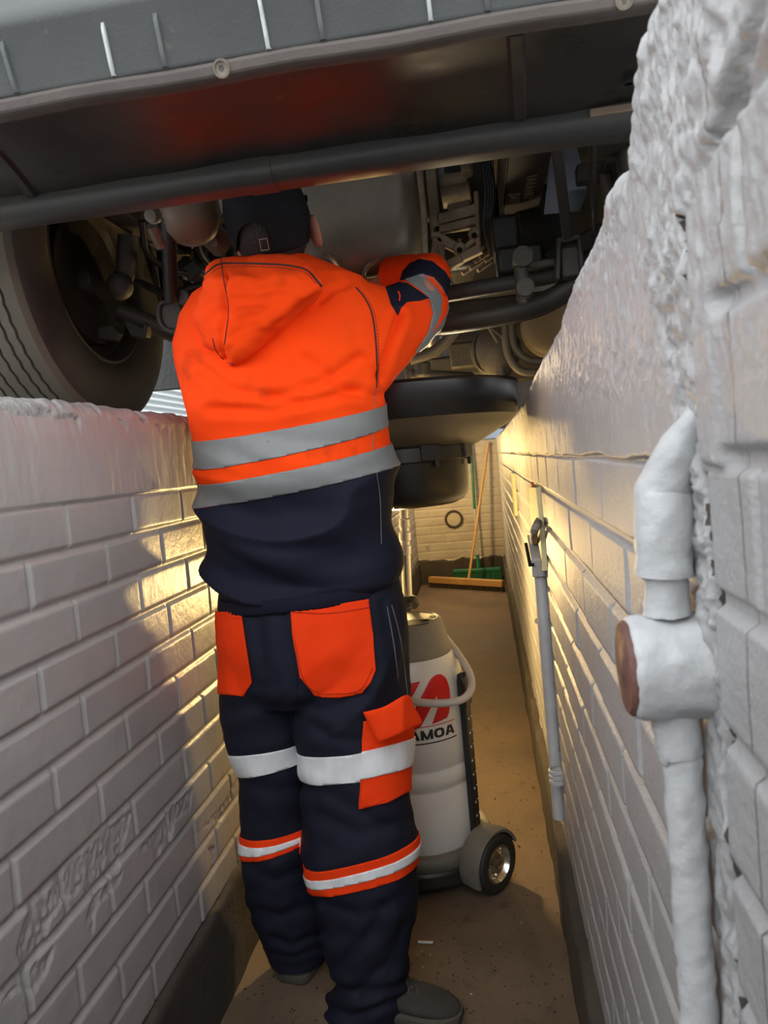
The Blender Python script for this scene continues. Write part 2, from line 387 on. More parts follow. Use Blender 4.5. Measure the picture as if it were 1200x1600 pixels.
# bumper: lofted section along X
def sect(x, k=0):
    return [Vector((x, y, z)) for y, z in ((.932, 1.766), (.927, 1.772), (.911, 1.826), (.902, 1.834), (.898, 1.846), (.902, 1.862), (.925, 1.875), (.96, 2.05), (1.0, 2.05), (.99, 1.90), (.97, 1.79), (.955, 1.766))]
mb = MB(); xs = np.linspace(X0, X1, 41)
mb.loft([sect(x) for x in xs]); bump = mb.build('bumper', M_bump, TR, bevel=.004)
lp = MB(); lp.loft([[Vector((x, y, z + .0015 * math.sin(x * 23))) for y, z in ((.931, 1.769), (.928, 1.764), (.932, 1.752), (.940, 1.7485), (.956, 1.7505), (.954, 1.769))] for x in xs])
lp.build('bumper_lip', M_lip, bump, bevel=.002)
for (ta, tb, bright) in (((3, 65), (27, 156), 0), ((160, 33), (178, 126), 1), ((242, 18), (259, 111), 0), ((404, -8), (420, 83), 1), ((493, -12), (505, 66), 0), ((666, -20), (674, 41), 1), ((756, -30), (763, 25), 0), ((905, -60), (910, 3), 1)):
    b_ = at_y(*tb, .927); t_ = Vector((at_y(*ta, .912).x, .911, 1.826))
    b_ = Vector((b_.x, .9285, 1.7695))
    d_ = (t_ - b_); nrm = Vector((0, -1, -.2)).normalized(); w_ = .0032 if bright else .0045
    r_ = MB()
    rings = []
    for k in np.linspace(0, 1, 8):
        p = b_ + d_ * k; p.y = np.interp(p.z, [1.772, 1.826, 1.834], [.927, .911, .902])
        hh = .0035 * min(1, k * 8, (1 - k) * 8) + .0005
        rings.append([p + Vector((-w_, .002, 0)), p + Vector((-w_ * .6, 0, 0)) + nrm * hh, p + Vector((w_ * .6, 0, 0)) + nrm * hh, p + Vector((w_, .002, 0))])
    r_.loft(rings).build('rib', M_worn if bright else M_bump, bump)
for (px, py) in ((348, 117), (975, 3)):
    c = at_y(px, py, .932); c.z = 1.7575; c.y = .9305
    ax = Vector((0, -.9, -.42)).normalized()
    MB().lathe([(.0001, -.004), (.0115, -.004), (.0115, .001), (.0105, .003), (.0085, .003), (.008, .0015), (.0035, .001), (.003, -.001), (.0001, -.001)], c, ax, 24).build('bolt', M_bolt, bump)
# undertray between the lip and the cross bar
ut = MB(); ys_ = np.linspace(.952, 1.215, 10)
def utz(y, x): return 1.755 + .010 * math.sin(PI * (y - .952) / .263) + .0018 * math.sin(x * 9 + y * 14) + .0012 * math.sin(x * 31)
xs2 = np.linspace(X0, X1, 81)
ut.loft([[Vector((x, y, utz(y, x))) for y in ys_] + [Vector((x, y, utz(y, x) + .004)) for y in ys_[::-1]] for x in xs2])
under = ut.build('undertray', M_under, TR)
for (pa, pb, w_) in (((806, 52), (812, 182), .012), ((-10, 243), (48, 302), .010)):
    a = at_z(*pa, 1.756); b_ = at_z(*pb, 1.756); a.y = max(a.y, .96); b_.y = min(b_.y, 1.21)
    s_ = MB(); s_.loft([[p + Vector((-w_, 0, 0)), p + Vector((-w_ * .6, 0, -.006)), p + Vector((w_ * .6, 0, -.006)), p + Vector((w_, 0, 0))] for p in [Vector((a.x + (b_.x - a.x) * k, a.y + (b_.y - a.y) * k, utz(a.y + (b_.y - a.y) * k, a.x))) for k in np.linspace(0, 1, 7)]])
    s_.build('seam', M_under, under)
c = at_z(982, 130, 1.755); MB().lathe([(.009, -.001), (.009, .002), (.006, .002), (.006, -.001)], c, (0, 0, -1), 16).build('grommet', M_dark, under)
c = at_z(965, 148, 1.753); MB().box((c.x + .03, 1.205, 1.748), (.13, .018, .012)).build('bracket', M_tan, under, bevel=.002)
# cross bar
def rrect(x, yc, zc, hy, hz, r, n=5):
    o = []
    for cx, cz, a0 in ((hy - r, hz - r, 0), (-hy + r, hz - r, 90), (-hy + r, -hz + r, 180), (hy - r, -hz + r, 270)):
        for k in range(n + 1):
            a = math.radians(a0 + 90 * k / n); o.append(Vector((x, yc + cx + r * math.cos(a), zc + cz + r * math.sin(a))))
    return o
cb = MB(); cb.loft([rrect(x, 1.238, 1.765, .036, .044, .024) for x in xs])
bar = cb.build('cross_bar', M_bar, TR)
MB().loft([rrect(x, 1.238, 1.765, .0375, .0455, .024) for x in (-.352, -.31, -.305)]).build('joint_sleeve', M_bar, bar)

# floor and cab underside closing the vehicle from above
fl = MB(); fl.box((-.25, 3.9, 2.33), (2.0, 5.6, .04))
fl.box((-.25, 1.02, 2.5), (2.2, .12, .8)); fl.box((-1.28, 3.7, 2.3), (.05, 3.0, .5)); fl.box((.80, 4.0, 1.95), (.05, 3.6, 1.0)); fl.box((-.25, 7.0, 1.95), (2.2, .1, 1.0))  # right-side and rear boxes added to block the sky under the vehicle
fl.build('floor_pan_blockers', M_dark, TR)

# frame rails
for (xa, xb, zr) in ((-.868, -.805, 1.90), (.105, .205, 1.90)):
    r_ = MB()
    for (x0, x1, z0, z1) in ((xa, xb, zr, zr + .006), (xa, xa + .007, zr, zr + .16), (xa, xb, zr + .155, zr + .16)):
        r_.box(((x0 + x1) / 2, 3.2, (z0 + z1) / 2), (x1 - x0, 3.9, z1 - z0))
    rl = r_.build('frame_rail', M_rail, TR, bevel=.003)
    if xa > 0: rail_r = rl

def text_mesh(s, size, ext, mat_, font_off=0.0, space=1.0):
    cu = bpy.data.curves.new('t', 'FONT'); cu.body = s; cu.size = size; cu.extrude = ext; cu.offset = font_off; cu.space_character = space; cu.resolution_u = 6
    o = bpy.data.objects.new('t', cu); COL.objects.link(o)
    bpy.context.view_layer.update()
    me = bpy.data.meshes.new_from_object(o.evaluated_get(bpy.context.evaluated_depsgraph_get()))
    bpy.data.objects.remove(o); bpy.data.curves.remove(cu)
    me.materials.clear(); me.materials.append(mat_); return me
M_emb = mat('embossed_lettering', (.22, .18, .12), .6)
for s, x_, y_, sz in (('UNUH4R2', .158, 1.86, .036), ('JSAT', .122, 1.97, .036)):
    me = text_mesh(s, sz, .0012, M_emb)
    me.transform(Matrix(((0, 1, 0, x_), (1, 0, 0, y_), (0, 0, -1, 1.8995), (0, 0, 0, 1))))
    place('lettering', me, rail_r)

# wheels
def tyre_profile(R, w, rr, bead):      # (radius, axial) closed loop
    h = w / 2
    return [(rr, -h * .72), (rr + .012, -h * .86), (rr + .05, -h * .99), (rr + .09, -h * 1.0), (R - .035, -h * .93), (R - .012, -h * .84), (R, -h * .70)] + \
           [(R, h * .70), (R - .012, h * .84), (R - .035, h * .93), (rr + .09, h * 1.0), (rr + .05, h * .99), (rr + .012, h * .86), (rr, h * .72)]
def wheel(cx, cy, cz, R=.398, w=.225, rr=.225, inner=1):
    wt = MB(); n = 132
    # tread with grooves: section points across the tread
    side = [(rr, .72), (rr + .012, .86), (rr + .04, .97), (rr + .07, 1.0), (rr + .10, .995), (R - .045, .95), (R - .02, .88), (R - .006, .78)]
    tread = []
    for g in (.52, .28, 0.0, -.28, -.52):
        tread += [(R, g + .032), (R - .008, g + .022), (R - .008, g - .022), (R, g - .032)]
    prof = side + tread + [(r, -a) for r, a in side[::-1]]
    h = w / 2; rings = []
    for j in range(n):
        a = 2 * PI * j / n; ca, sa = math.cos(a), math.sin(a)
        ring = []
        for i, (r, ax) in enumerate(prof):
            zig = .0016 * (1 if j % 2 else -1) if len(side) <= i < len(side) + len(tread) else 0
            ring.append(Vector((cx + inner * (ax * h) + zig, cy + r * ca, cz + r * sa)))
        rings.append(ring)
    rings.append(rings[0])
    m = len(prof); vs = [p for r in rings[:-1] for p in r]; fs = []; mi = []
    for j in range(n):
        k = (j + 1) % n
        for i in range(m - 1):
            fs.append([j * m + i, j * m + i + 1, k * m + i + 1, k * m + i])
            r0, r1 = prof[i][0], prof[i + 1][0]
            t_ = len(side) - 2 <= i <= len(side) + len(tread)
            mi.append(2 if (len(side) <= i < len(side) + len(tread) - 1 and (r0 < R - .004 and r1 < R - .004)) else (0 if t_ else 1))
    wo = place('wheel', mesh_from(vs, fs, [M_tyre, M_tyreside, M_groove], mi, True, 30), TR)
    # raised lettering-free sidewall rings + rim
    rm = MB(); s = inner
    P = [(rr + .008, .78), (rr + .012, .84), (rr + .004, .87), (rr - .006, .80), (rr - .014, .55), (rr - .045, .40), (rr - .05, -.2), (.17, -.35), (.10, -.36), (.09, -.22), (.0001, -.22), (.0001, -.40), (.10, -.42), (.18, -.42), (rr - .03, -.3), (rr - .02, -.7), (rr + .006, -.8)]
    rm.lathe([(r, s * a * h) for r, a in P], (cx, cy, cz), (1, 0, 0), 64, cap=False)
    rm.build('rim', M_rim, wo)
    return wo
wl = wheel(-1.065, 1.885, 1.812)
wr = wheel(.565, 1.885, 1.812, inner=-1)
for xx in (-1.10, .60): wheel(xx, 5.1, 1.812, inner=1 if xx < 0 else -1)

# brake backing and knuckle inside the left wheel
bk = MB(); bk.lathe([(.0001, 0), (.165, 0), (.172, -.03), (.15, -.05), (.08, -.055), (.06, .03), (.0001, .03)], (-1.0, 1.89, 1.80), (1, 0, 0), 40)
bk.build('brake_plate', M_dark, TR)
kn = MB()
kn.tube(smooth_path([at_y(200, 370, 1.86), at_y(196, 420, 1.86), at_y(185, 455, 1.87)], 5), .026, 14)
kn.ell(at_y(187, 447, 1.84), (.036, .03, .036))
kn.build('knuckle', M_dust, TR)
sa = MB()
sa.prism([at_y(130, 515, 1.9), at_y(175, 508, 1.9), at_y(186, 520, 1.9), at_y(178, 532, 1.9), at_y(140, 530, 1.9)], (0, .03, 0))
sa.prism([at_y(190, 500, 1.92), at_y(200, 488, 1.92), at_y(206, 505, 1.92), at_y(222, 512, 1.92), at_y(226, 502, 1.92), at_y(232, 508, 1.92), at_y(228, 526, 1.92), at_y(205, 527, 1.92)], (0, .03, 0))
sa.build('steering_arm', M_dust, TR, bevel=.003)
lk = MB(); lk.tube([at_y(262, 340, 1.62), at_y(268, 470, 1.72)], .018, 14)
lk.tube([at_y(215, 440, 1.85), at_y(262, 462, 1.76)], .010, 10); lk.tube([at_y(262, 462, 1.76), at_y(318, 446, 1.8)], .012, 10)
lk.build('stabilizer_link', M_dark, TR)
ub = MB(); ub.tube(smooth_path([at_y(268, 470, 1.75), at_y(250, 476, 1.75), at_y(249, 500, 1.75), at_y(262, 516, 1.75), at_y(288, 518, 1.75), at_y(302, 505, 1.75)], 6), .0065, 8)
ub.box(at_y(273, 497, 1.78), (.058, .05, .062)); ub.lathe([(.0001, -.02), (.018, -.02), (.018, .02), (.0001, .02)], at_y(289, 466, 1.74), (0, 1, 0), 18)
ub.build('mount_bracket', M_dust, TR, bevel=.003)
bl = MB(); bl.lathe([(.0001, -.016), (.013, -.016), (.013, -.004), (.017, -.004), (.017, .004), (.0001, .004)], at_y(240, 337, 1.5), (.1, 1, .3), 18)
bl.tube([at_y(237, 352, 1.52), at_y(252, 385, 1.56)], .012, 10)
bl.build('shock_bolt', M_bolt, TR)
eng_l = MB()
rs = random.Random(3)
for i in range(26):
    px, py = rs.uniform(275, 345), rs.uniform(360, 470); c = at_y(px, py, rs.uniform(1.95, 2.2))
    eng_l.box(c, (rs.uniform(.02, .07), .04, rs.uniform(.02, .06)), Matrix.Rotation(rs.uniform(-.6, .6), 3, 'Y'))
eng_l.box(at_y(310, 420, 2.25), (.25, .04, .3))
eng_l.build('engine_accessory', M_dark, TR, bevel=.006)
hs = MB(); hs.tube(smooth_path([at_y(300, 345, 1.9), at_y(312, 395, 1.95), at_y(330, 420, 2.0), at_y(345, 470, 2.0)], 6), .012, 10)
hs.tube(smooth_path([at_y(222, 345, 1.8), at_y(230, 395, 1.85), at_y(262, 420, 1.9), at_y(300, 430, 1.95)], 6), .009, 10)
hs.build('hose', M_dark, TR)
# tan canister ahead of the engine
cn = MB(); a_ = at_y(296, 375, 1.66); a_.z += .01
cn.lathe([(.0001, 0), (.02, .001), (.04, .007), (.056, .02), (.064, .04), (.067, .07), (.067, .22), (.06, .25), (.0001, .25)], at_y(303, 374, 1.64), (-.16, .25, 1), 36)
cn.build('canister', M_tan, TR)
c2_ = MB(); c2_.tube([at_y(316, 352, 1.74), at_y(348, 384, 1.80)], .032, 20); c2_.tube([at_y(318, 300, 1.74), at_y(330, 350, 1.74)], .03, 20)
c2_.lathe([(.007, 0), (.012, 0), (.012, .004), (.007, .004)], at_y(333, 378, 1.73), (0, -1, -.3), 18)
c2_.build('intake_pipe', M_tan, TR)

# engine oil sump
sp = MB(); rings = []
def rr3(xc, yc, z, hx, hy, r, n=6):
    o = []
    for cx, cy, a0 in ((hx - r, hy - r, 0), (-hx + r, hy - r, 90), (-hx + r, -hy + r, 180), (hx - r, -hy + r, 270)):
        for k in range(n + 1):
            a = math.radians(a0 + 90 * k / n); o.append(Vector((xc + cx + r * math.cos(a), yc + cy + r * math.sin(a), z)))
    return o
for z, hx, hy, r in ((2.20, .185, .30, .05), (2.02, .182, .30, .05), (1.90, .178, .295, .055), (1.83, .172, .288, .06), (1.79, .166, .280, .065), (1.768, .155, .266, .07), (1.756, .135, .244, .07), (1.752, .09, .20, .06)):
    rings.append(rr3(-.292, 2.24, z, hx, hy, r))
sp.loft(rings); sump = sp.build('oil_sump', M_sump, TR, sharp=60)
fg = MB()
fg.tube(smooth_path([at_y(655, 268, 1.97), at_y(662, 330, 1.98), at_y(664, 400, 1.99), at_y(667, 442, 2.0)], 4), .009, 8)
fg.build('sump_flange', M_cast, sump)
for pts in ([(505, 395), (520, 405), (532, 425), (538, 440)], [(590, 405), (575, 415), (568, 430), (566, 445)]):
    q = MB(); q.tube(smooth_path([at_z(x, y, 1.757) for x, y in pts], 5), [.002] + [.006] * 14 + [.002], 8); q.build('pressed_rib', M_sump, sump)
MB().lathe([(.0001, 0), (.012, 0), (.012, -.014), (.02, -.014), (.02, -.02), (.0001, -.02)], (-.27, 2.10, 1.735), (0, 0, 1), 6).build('drain_plug', M_bolt, sump)

# gearbox casting beside the sump
gc = MB()
def gbar(a, b, w_, Y=2.12, dz=.03): gc.beam(at_y(*a, Y), at_y(*b, Y), w_, dz, (0, 1, 0))
for a, b, w_ in (((672, 262), (682, 372), .030), ((682, 345), (745, 328), .030), ((676, 362), (748, 345), .022), ((744, 300), (748, 395), .014), ((684, 372), (722, 392), .026),
                 ((718, 374), (720, 396), .010), ((722, 392), (746, 372), .016), ((692, 420), (722, 404), .026), ((720, 404), (752, 388), .026), ((686, 372), (694, 420), .018), ((682, 372), (672, 440), .020), ((692, 416), (704, 450), .022)): gbar(a, b, w_)
for c, r in (((718, 390), .017), ((741, 367), .017), ((728, 243), .022)):
    gc.lathe([(.0001, -.02), (r, -.02), (r, .02), (.0001, .02)], at_y(*c, 2.12), (0, 1, 0), 18)
gc.lathe([(.006, -.02), (.017, -.022), (.02, .05), (.0001, .05)], at_y(730, 262, 2.1), (.05, .3, 1), 16)
gc.beam(at_y(700, 335, 2.2), at_y(735, 330, 2.2), .10, .03, (0, 1, 0)); gc.tube([at_y(690, 310, 2.2), at_y(735, 300, 2.2)], .03, 16); gc.tube([at_y(690, 285, 2.2), at_y(730, 280, 2.2)], .022, 16)
gbc = gc.build('gearbox_casting', M_cast, TR, bevel=.004)
for c in ((718, 391), (741, 368)): MB().lathe([(.0001, 0), (.008, 0), (.008, -.003), (.0001, -.003)], at_y(*c, 2.098), (0, 1, 0), 14).build('bolt_hole_shade', M_groove, gbc)  # flat black disc on the boss, painted shade of a hole
gb = MB(); gb.box((-.03, 2.42, 1.98), (.26, .28, .36)); gb.box((-.09, 2.32, 2.1), (.09, .12, .3))
gb.build('gearbox_body', M_dark, TR, bevel=.02)
for i in range(7):
    px, py = [(752, 402), (760, 395), (733, 420), (745, 412), (765, 380), (768, 400), (757, 415)][i]
    c = at_y(px, py, 2.15); MB().tube([c + Vector((-.02, 0, -.012)), c + Vector((.02, .02, .014))], .006, 8).build('line_fitting', M_cast, TR)
wh = MB()
for off in range(4): wh.tube(smooth_path([at_y(752 + off * 3, 240, 2.05), at_y(760 + off * 4, 300, 2.05), at_y(757 + off * 3, 350, 2.06), at_y(768 + off * 2, 400, 2.1)], 6), .006, 8)
wh.build('wiring_loom', M_dark, TR)
# right side struts, plates and brackets
ex = MB(); ex.beam(at_y(868, 215, 1.5), at_y(887, 372, 1.72), .022, .012, (0, 1, 0)); ex.beam(at_y(926, 215, 1.5), at_y(928, 360, 1.72), .010, .02, (0, 1, 0))
ex.build('strut', M_dark, TR, bevel=.003)
MB().prism([at_y(862, 225, 1.9), at_y(900, 222, 1.9), at_y(918, 300, 1.9), at_y(905, 330, 1.9), at_y(850, 335, 1.9)], (0, .006, .002)).build('heat_shield', M_blue, TR)
sb = MB(); sb.box(at_y(960, 215, 1.6), (.10, .08, .05)); sb.box(at_y(985, 240, 1.62), (.05, .06, .10)); sb.build('mount_block', M_dust, TR, bevel=.008)
sb = MB(); sb.box(at_y(957, 300, 1.75), (.035, .05, .14)); sb.box(at_y(935, 270, 1.8), (.10, .04, .04))
sb.tube([at_y(945, 268, 1.7), at_y(958, 350, 1.78)], .014, 10); sb.build('support_arm', M_dust, TR, bevel=.006); sb = MB(); sb.prism([at_y(838, 395, 1.95), at_y(880, 380, 1.95), at_y(940, 345, 1.95), at_y(950, 380, 1.95), at_y(905, 400, 1.95), at_y(845, 420, 1.95)], (0, .02, 0))
sb.build('bracket', M_dust, TR, bevel=.008)
cr_ = MB(); cr_.box(at_y(812, 410, 1.95), (.12, .10, .07)); cr_.box(at_y(790, 375, 2.02), (.07, .12, .1)); cr_.box(at_y(845, 350, 2.15), (.14, .06, .2))
cr_.build('crossmember', M_dark, TR, bevel=.012)
sh = MB(); c = at_y(888, 405, 1.85)
sh.beam(at_y(870, 440, 1.85), at_y(872, 380, 1.85), .012, .05, (0, 1, 0)); sh.beam(at_y(908, 430, 1.85), at_y(904, 375, 1.85), .012, .05, (0, 1, 0)); sh.beam(at_y(868, 380, 1.85), at_y(906, 372, 1.85), .014, .05, (0, 1, 0))
sh.box(at_y(890, 412, 1.86), (.045, .05, .07)); sh.box(at_y(845, 415, 1.87), (.07, .05, .02))
sh.build('spring_hanger', M_dust, TR, bevel=.005)
dl = MB(); dl.tube([at_y(812, 395, 1.83), at_y(818, 468, 1.83)], .017, 16); dl.lathe([(.0001, -.03), (.024, -.03), (.024, .03), (.0001, .03)], at_y(816, 405, 1.83), (0, 1, 0), 20)
dl.lathe([(.0001, -.028), (.021, -.028), (.021, .028), (.0001, .028)], at_y(820, 452, 1.83), (0, 1, 0), 20); dl.cyl(at_y(817, 460, 1.83), at_y(817, 474, 1.83), .014, .011, 16)
dl.build('drop_link', M_dust, TR)
ax = MB(); ax.tube(smooth_path([at_y(690, 461, 1.97), at_y(740, 452, 1.95), at_y(810, 440, 1.93), at_y(880, 425, 1.9), at_y(960, 390, 1.9)], 6), .021, 14)
ax.build('tie_rod', M_dust, TR)
af = MB(); af.tube(smooth_path([Vector((-.95, 1.93, 1.72)), Vector((-.74, 2.02, 1.62)), Vector((-.50, 2.07, 1.56)), at_y(640, 515, 2.02), at_y(720, 503, 1.96), at_y(800, 488, 1.95), at_y(860, 468, 1.94), at_y(910, 435, 1.93), at_y(990, 380, 1.93)], 8), .026, 14, up=(0, 0, 1), flat=1.5)
af.build('axle_beam', M_dust, TR)
ah = MB(); ah.tube(smooth_path([at_y(690, 518, 2.02), at_y(760, 508, 2.0), at_y(840, 490, 1.99), at_y(900, 460, 1.98)], 6), .010, 10); ah.build('hydraulic_line', M_dust, TR)
MB().prism([at_y(228, 500, 2.55), at_y(300, 490, 2.55), at_y(300, 606, 2.55), at_y(232, 612, 2.55)], (0, .02, 0)).build('mud_flap', M_dark, TR, bevel=.004)
# tanks and pipes beyond the axle
tk = MB(); tk.ell(at_y(775, 548, 2.75), (.085, .06, .11)); tk.lathe([(.085, 0), (.092, .006), (.085, .012)], at_y(775, 548, 2.72), (0, 1, 0), 32, cap=False); tk.cyl(at_y(783, 575, 2.72), at_y(783, 600, 2.72), .018)
tk.build('air_tank', M_dust, TR)
cp = MB()
for pts, r in (([(789, 480), (790, 530), (797, 560), (815, 580), (850, 582)], .014), ([(800, 480), (800, 525), (808, 548), (828, 563), (860, 565)], .014), ([(640, 562), (680, 548), (708, 520), (725, 490)], .020), ([(755, 505), (790, 530)], .006), ([(760, 505), (778, 535)], .006)):
    cp.tube(smooth_path([at_y(x, y, 2.6) for x, y in pts], 7), r, 12)
cp.build('coolant_pipe', M_dust, TR)
dr = MB(); dr.lathe([(.0001, 0), (.07, 0), (.10, .004), (.115, .012), (.12, .03), (.13, .04), (.13, .2), (.0001, .2)], at_y(862, 505, 2.9), (.3, 1, 0), 40); dr.build('muffler', M_tand, TR)
dk = MB(); dk.box(at_y(700, 575, 2.95), (.34, .10, .08)); dk.cyl(at_y(660, 565, 2.7), at_y(660, 590, 2.7), .03); dk.tube([at_y(640, 585, 2.7), at_y(740, 590, 2.8)], .02); dk.box(at_y(735, 555, 2.9), (.16, .08, .10)); dk.box(at_y(800, 530, 3.1), (.5, .05, .35))
dk.build('transmission_mount', M_dust, TR, bevel=.01)
sh2 = MB(); sh2.tube([Vector((-.2, 2.6, 1.95)), Vector((-.25, 5.0, 1.85))], .045, 18); sh2.build('propeller_shaft', M_dark, TR)
# ================================================================ oil drainer
M_tank = mat('light_grey_tank_paint', (.80, .79, .765), .3, c2=(.74, .725, .70), scale=4, bump=.02, coat=.2)
M_lid = mat('dusty_grey_plastic_lid', (.27, .245, .205), .6, c2=(.20, .18, .15), scale=6, bump=.1, bscale=200)
M_blk = mat('black_plastic', (.018, .018, .019), .38, c2=(.035, .033, .03), scale=6)
M_pan = mat('black_funnel_pan', (.010, .010, .011), .3, c2=(.018, .017, .016), scale=4, c3=(.12, .11, .10), scale3=60, mix3=(.74, .8))
M_panb = mat('beige_pan_underside', (.13, .115, .09), .36, c2=(.09, .08, .062), scale=4)  # lighter beige for the pan faces turned down
M_chrome = mat('worn_chrome', (.72, .70, .62), .22, metal=1.0)
M_fit = mat('white_nickel_fitting', (.8, .79, .75), .28, metal=.7)
M_hose = mat('grey_rubber_hose', (.58, .53, .49), .5, c2=(.5, .45, .41), scale=20)
M_skirt = mat('grey_plastic_base', (.20, .185, .16), .5, c2=(.14, .13, .11), scale=6, bump=.08, bscale=200)
M_red = mat('red_print', (.72, .012, .014), .4)
M_ink = mat('black_print', (.02, .022, .02), .45)
M_tick = mat('white_print', (.7, .7, .68), .5)

C = Vector((-.275, 2.2, 0))
DRN = thing('oil_drainer', C, 'grey wheeled oil drainer with black catch pan and red logo, right of the mechanic', 'oil drainer')
tprof = [(.0001, .075), (.150, .075), (.168, .085), (.170, .10), (.169, .275), (.1625, .284), (.1625, .290), (.169, .299), (.169, .335), (.1625, .344), (.1625, .350), (.169, .359), (.168, .45), (.165, .54), (.160, .585), (.150, .625), (.137, .655), (.128, .668), (.0001, .668)]
def tank_r(z): return float(np.interp(z, [p[1] for p in tprof[3:-1]], [p[0] for p in tprof[3:-1]]))
mb = MB(); mb.lathe(tprof, C, n=96)
tank = mb.build('tank', M_tank, DRN, sharp=50)
VIEW = math.atan2(CAM.y - C.y, CAM.x - C.x)
def cyl_hit(px, py, add=0.0):
    """point where the sight line meets the tank's skin -> (azimuth, z)"""
    d = ray(px, py); r = .165
    for _ in range(6):
        o = Vector((CAM.x - C.x, CAM.y - C.y)); e = Vector((d.x, d.y)); a = e.dot(e); b = 2 * o.dot(e); c_ = o.dot(o) - (r + add) ** 2
        D = max(b * b - 4 * a * c_, 0); t = (-b - math.sqrt(D)) / (2 * a); z = CAM.z + d.z * t; r = tank_r(z)
    p = o + e * t
    return math.atan2(p.y, p.x), z
def wrap_flat(polys, name, mat_, parent, lift=.0009, me=None):
    """polygons given as (azimuth, z) laid on the tank as thin print"""
    bm = bmesh.new()
    if me is not None: bm.from_mesh(me)
    for poly in polys:
        bm.faces.new([bm.verts.new((a, z, 0)) for a, z in poly])
    if me is None: bmesh.ops.triangulate(bm, faces=bm.faces[:])
    xs = [v.co.x for v in bm.verts]; zs = [v.co.y for v in bm.verts]
    for x in np.arange(min(xs) + .02, max(xs), .03):
        bmesh.ops.bisect_plane(bm, geom=bm.verts[:] + bm.edges[:] + bm.faces[:], plane_co=(x, 0, 0), plane_no=(1, 0, 0))
    for z in np.arange(min(zs) + .008, max(zs), .012):
        bmesh.ops.bisect_plane(bm, geom=bm.verts[:] + bm.edges[:] + bm.faces[:], plane_co=(0, z, 0), plane_no=(0, 1, 0))
    for v in bm.verts:
        a, z = v.co.x, v.co.y; r = tank_r(z) + lift; v.co = (C.x + r * math.cos(a), C.y + r * math.sin(a), z)
    m2 = bpy.data.meshes.new(name); bm.to_mesh(m2); bm.free(); m2.materials.clear(); m2.materials.append(mat_)
    for p in m2.polygons: p.use_smooth = True
    o = place(name, m2, parent); md = o.modifiers.new('thick', 'SOLIDIFY'); md.thickness = .0006; md.offset = 0
    return o
Z8 = lambda x, y: cyl_hit(620 + x / 8, 1000 + y / 8)
archL = [(545, 424), (500, 430), (460, 450), (425, 485), (395, 530), (350, 620), (295, 725), (235, 845), (160, 1000), (80, 1120), (170, 1140), (240, 1120), (300, 1080), (340, 1010), (370, 950), (425, 845), (480, 735), (500, 692), (515, 668), (528, 660), (540, 668), (548, 690), (552, 720), (545, 755), (515, 830), (440, 1052), (625, 968), (645, 920), (657, 860), (664, 780), (664, 700), (655, 610), (640, 545), (618, 490), (590, 448)]
wedge = [(290, 515), (120, 555), (0, 585), (-60, 640), (-40, 700), (60, 735), (190, 712)]
wrap_flat([[Z8(*p) for p in archL], [Z8(*p) for p in wedge]], 'logo', M_red, tank)
aR, zR = Z8(710, 1060); aL, zL = Z8(170, 1275)
aL = aR - (aR - aL) * 1.27
zt_ = .5 * (Z8(690, 1030)[1] + Z8(345, 1180)[1]); zb_ = .5 * (Z8(705, 1100)[1] + Z8(330, 1310)[1]); zt_ += .004
GL = {'S': (1.0, [[(0, 0), (1, 0), (1, .23), (0, .23)], [(0, .385), (1, .385), (1, .615), (0, .615)], [(0, .77), (1, .77), (1, 1), (0, 1)], [(0, .5), (.27, .5), (.27, .9), (0, .9)], [(.73, .1), (1, .1), (1, .5), (.73, .5)]]),
      'A': (1.15, [[(0, 0), (.33, 0), (.64, 1), (.33, 1)], [(.82, 0), (1.15, 0), (.82, 1), (.51, 1)], [(.22, .20), (.93, .20), (.86, .40), (.29, .40)]]),
      'M': (1.25, [[(0, 0), (.30, 0), (.30, 1), (0, 1)], [(.95, 0), (1.25, 0), (1.25, 1), (.95, 1)], [(0, 1), (.32, 1), (.74, 0), (.51, 0)], [(.97, 1), (1.25, 1), (.74, 0), (.51, 0)]])}
def ringpoly(n=28):
    o = [(.575 + .575 * math.copysign(abs(math.cos(t)) ** .75, math.cos(t)), .5 + .5 * math.copysign(abs(math.sin(t)) ** .75, math.sin(t))) for t in np.linspace(0, 2 * PI, n + 1)]
    i = [(.575 + .25 * math.copysign(abs(math.cos(t)) ** .8, math.cos(t)), .5 + .27 * math.copysign(abs(math.sin(t)) ** .8, math.sin(t))) for t in np.linspace(0, 2 * PI, n + 1)]
    return [[o[k], o[k + 1], i[k + 1], i[k]] for k in range(n)]
GL['O'] = (1.15, ringpoly())
tw = sum(GL[c][0] + .10 for c in 'SAMOA') - .10; sx_ = (aR - aL) / tw; x_ = aL; TP = []
for c in 'SAMOA':
    for poly in GL[c][1]: TP.append([(x_ + px * sx_, zb_ + py * (zt_ - zb_)) for px, py in poly])
    x_ += (GL[c][0] + .10) * sx_
wrap_flat(TP, 'lettering', M_ink, tank)
def band(z0, z1, a0, a1): return [(a0, z0), (a1, z0), (a1, z1), (a0, z1)]
wrap_flat([band(zb_ - .013, zb_ - .0095, aL - .02, aR + .04)], 'print_line', M_ink, tank)
wrap_flat([band(zt_ + .009, zt_ + .011, aL - .02, aR + .03)], 'print_line', M_red, tank)
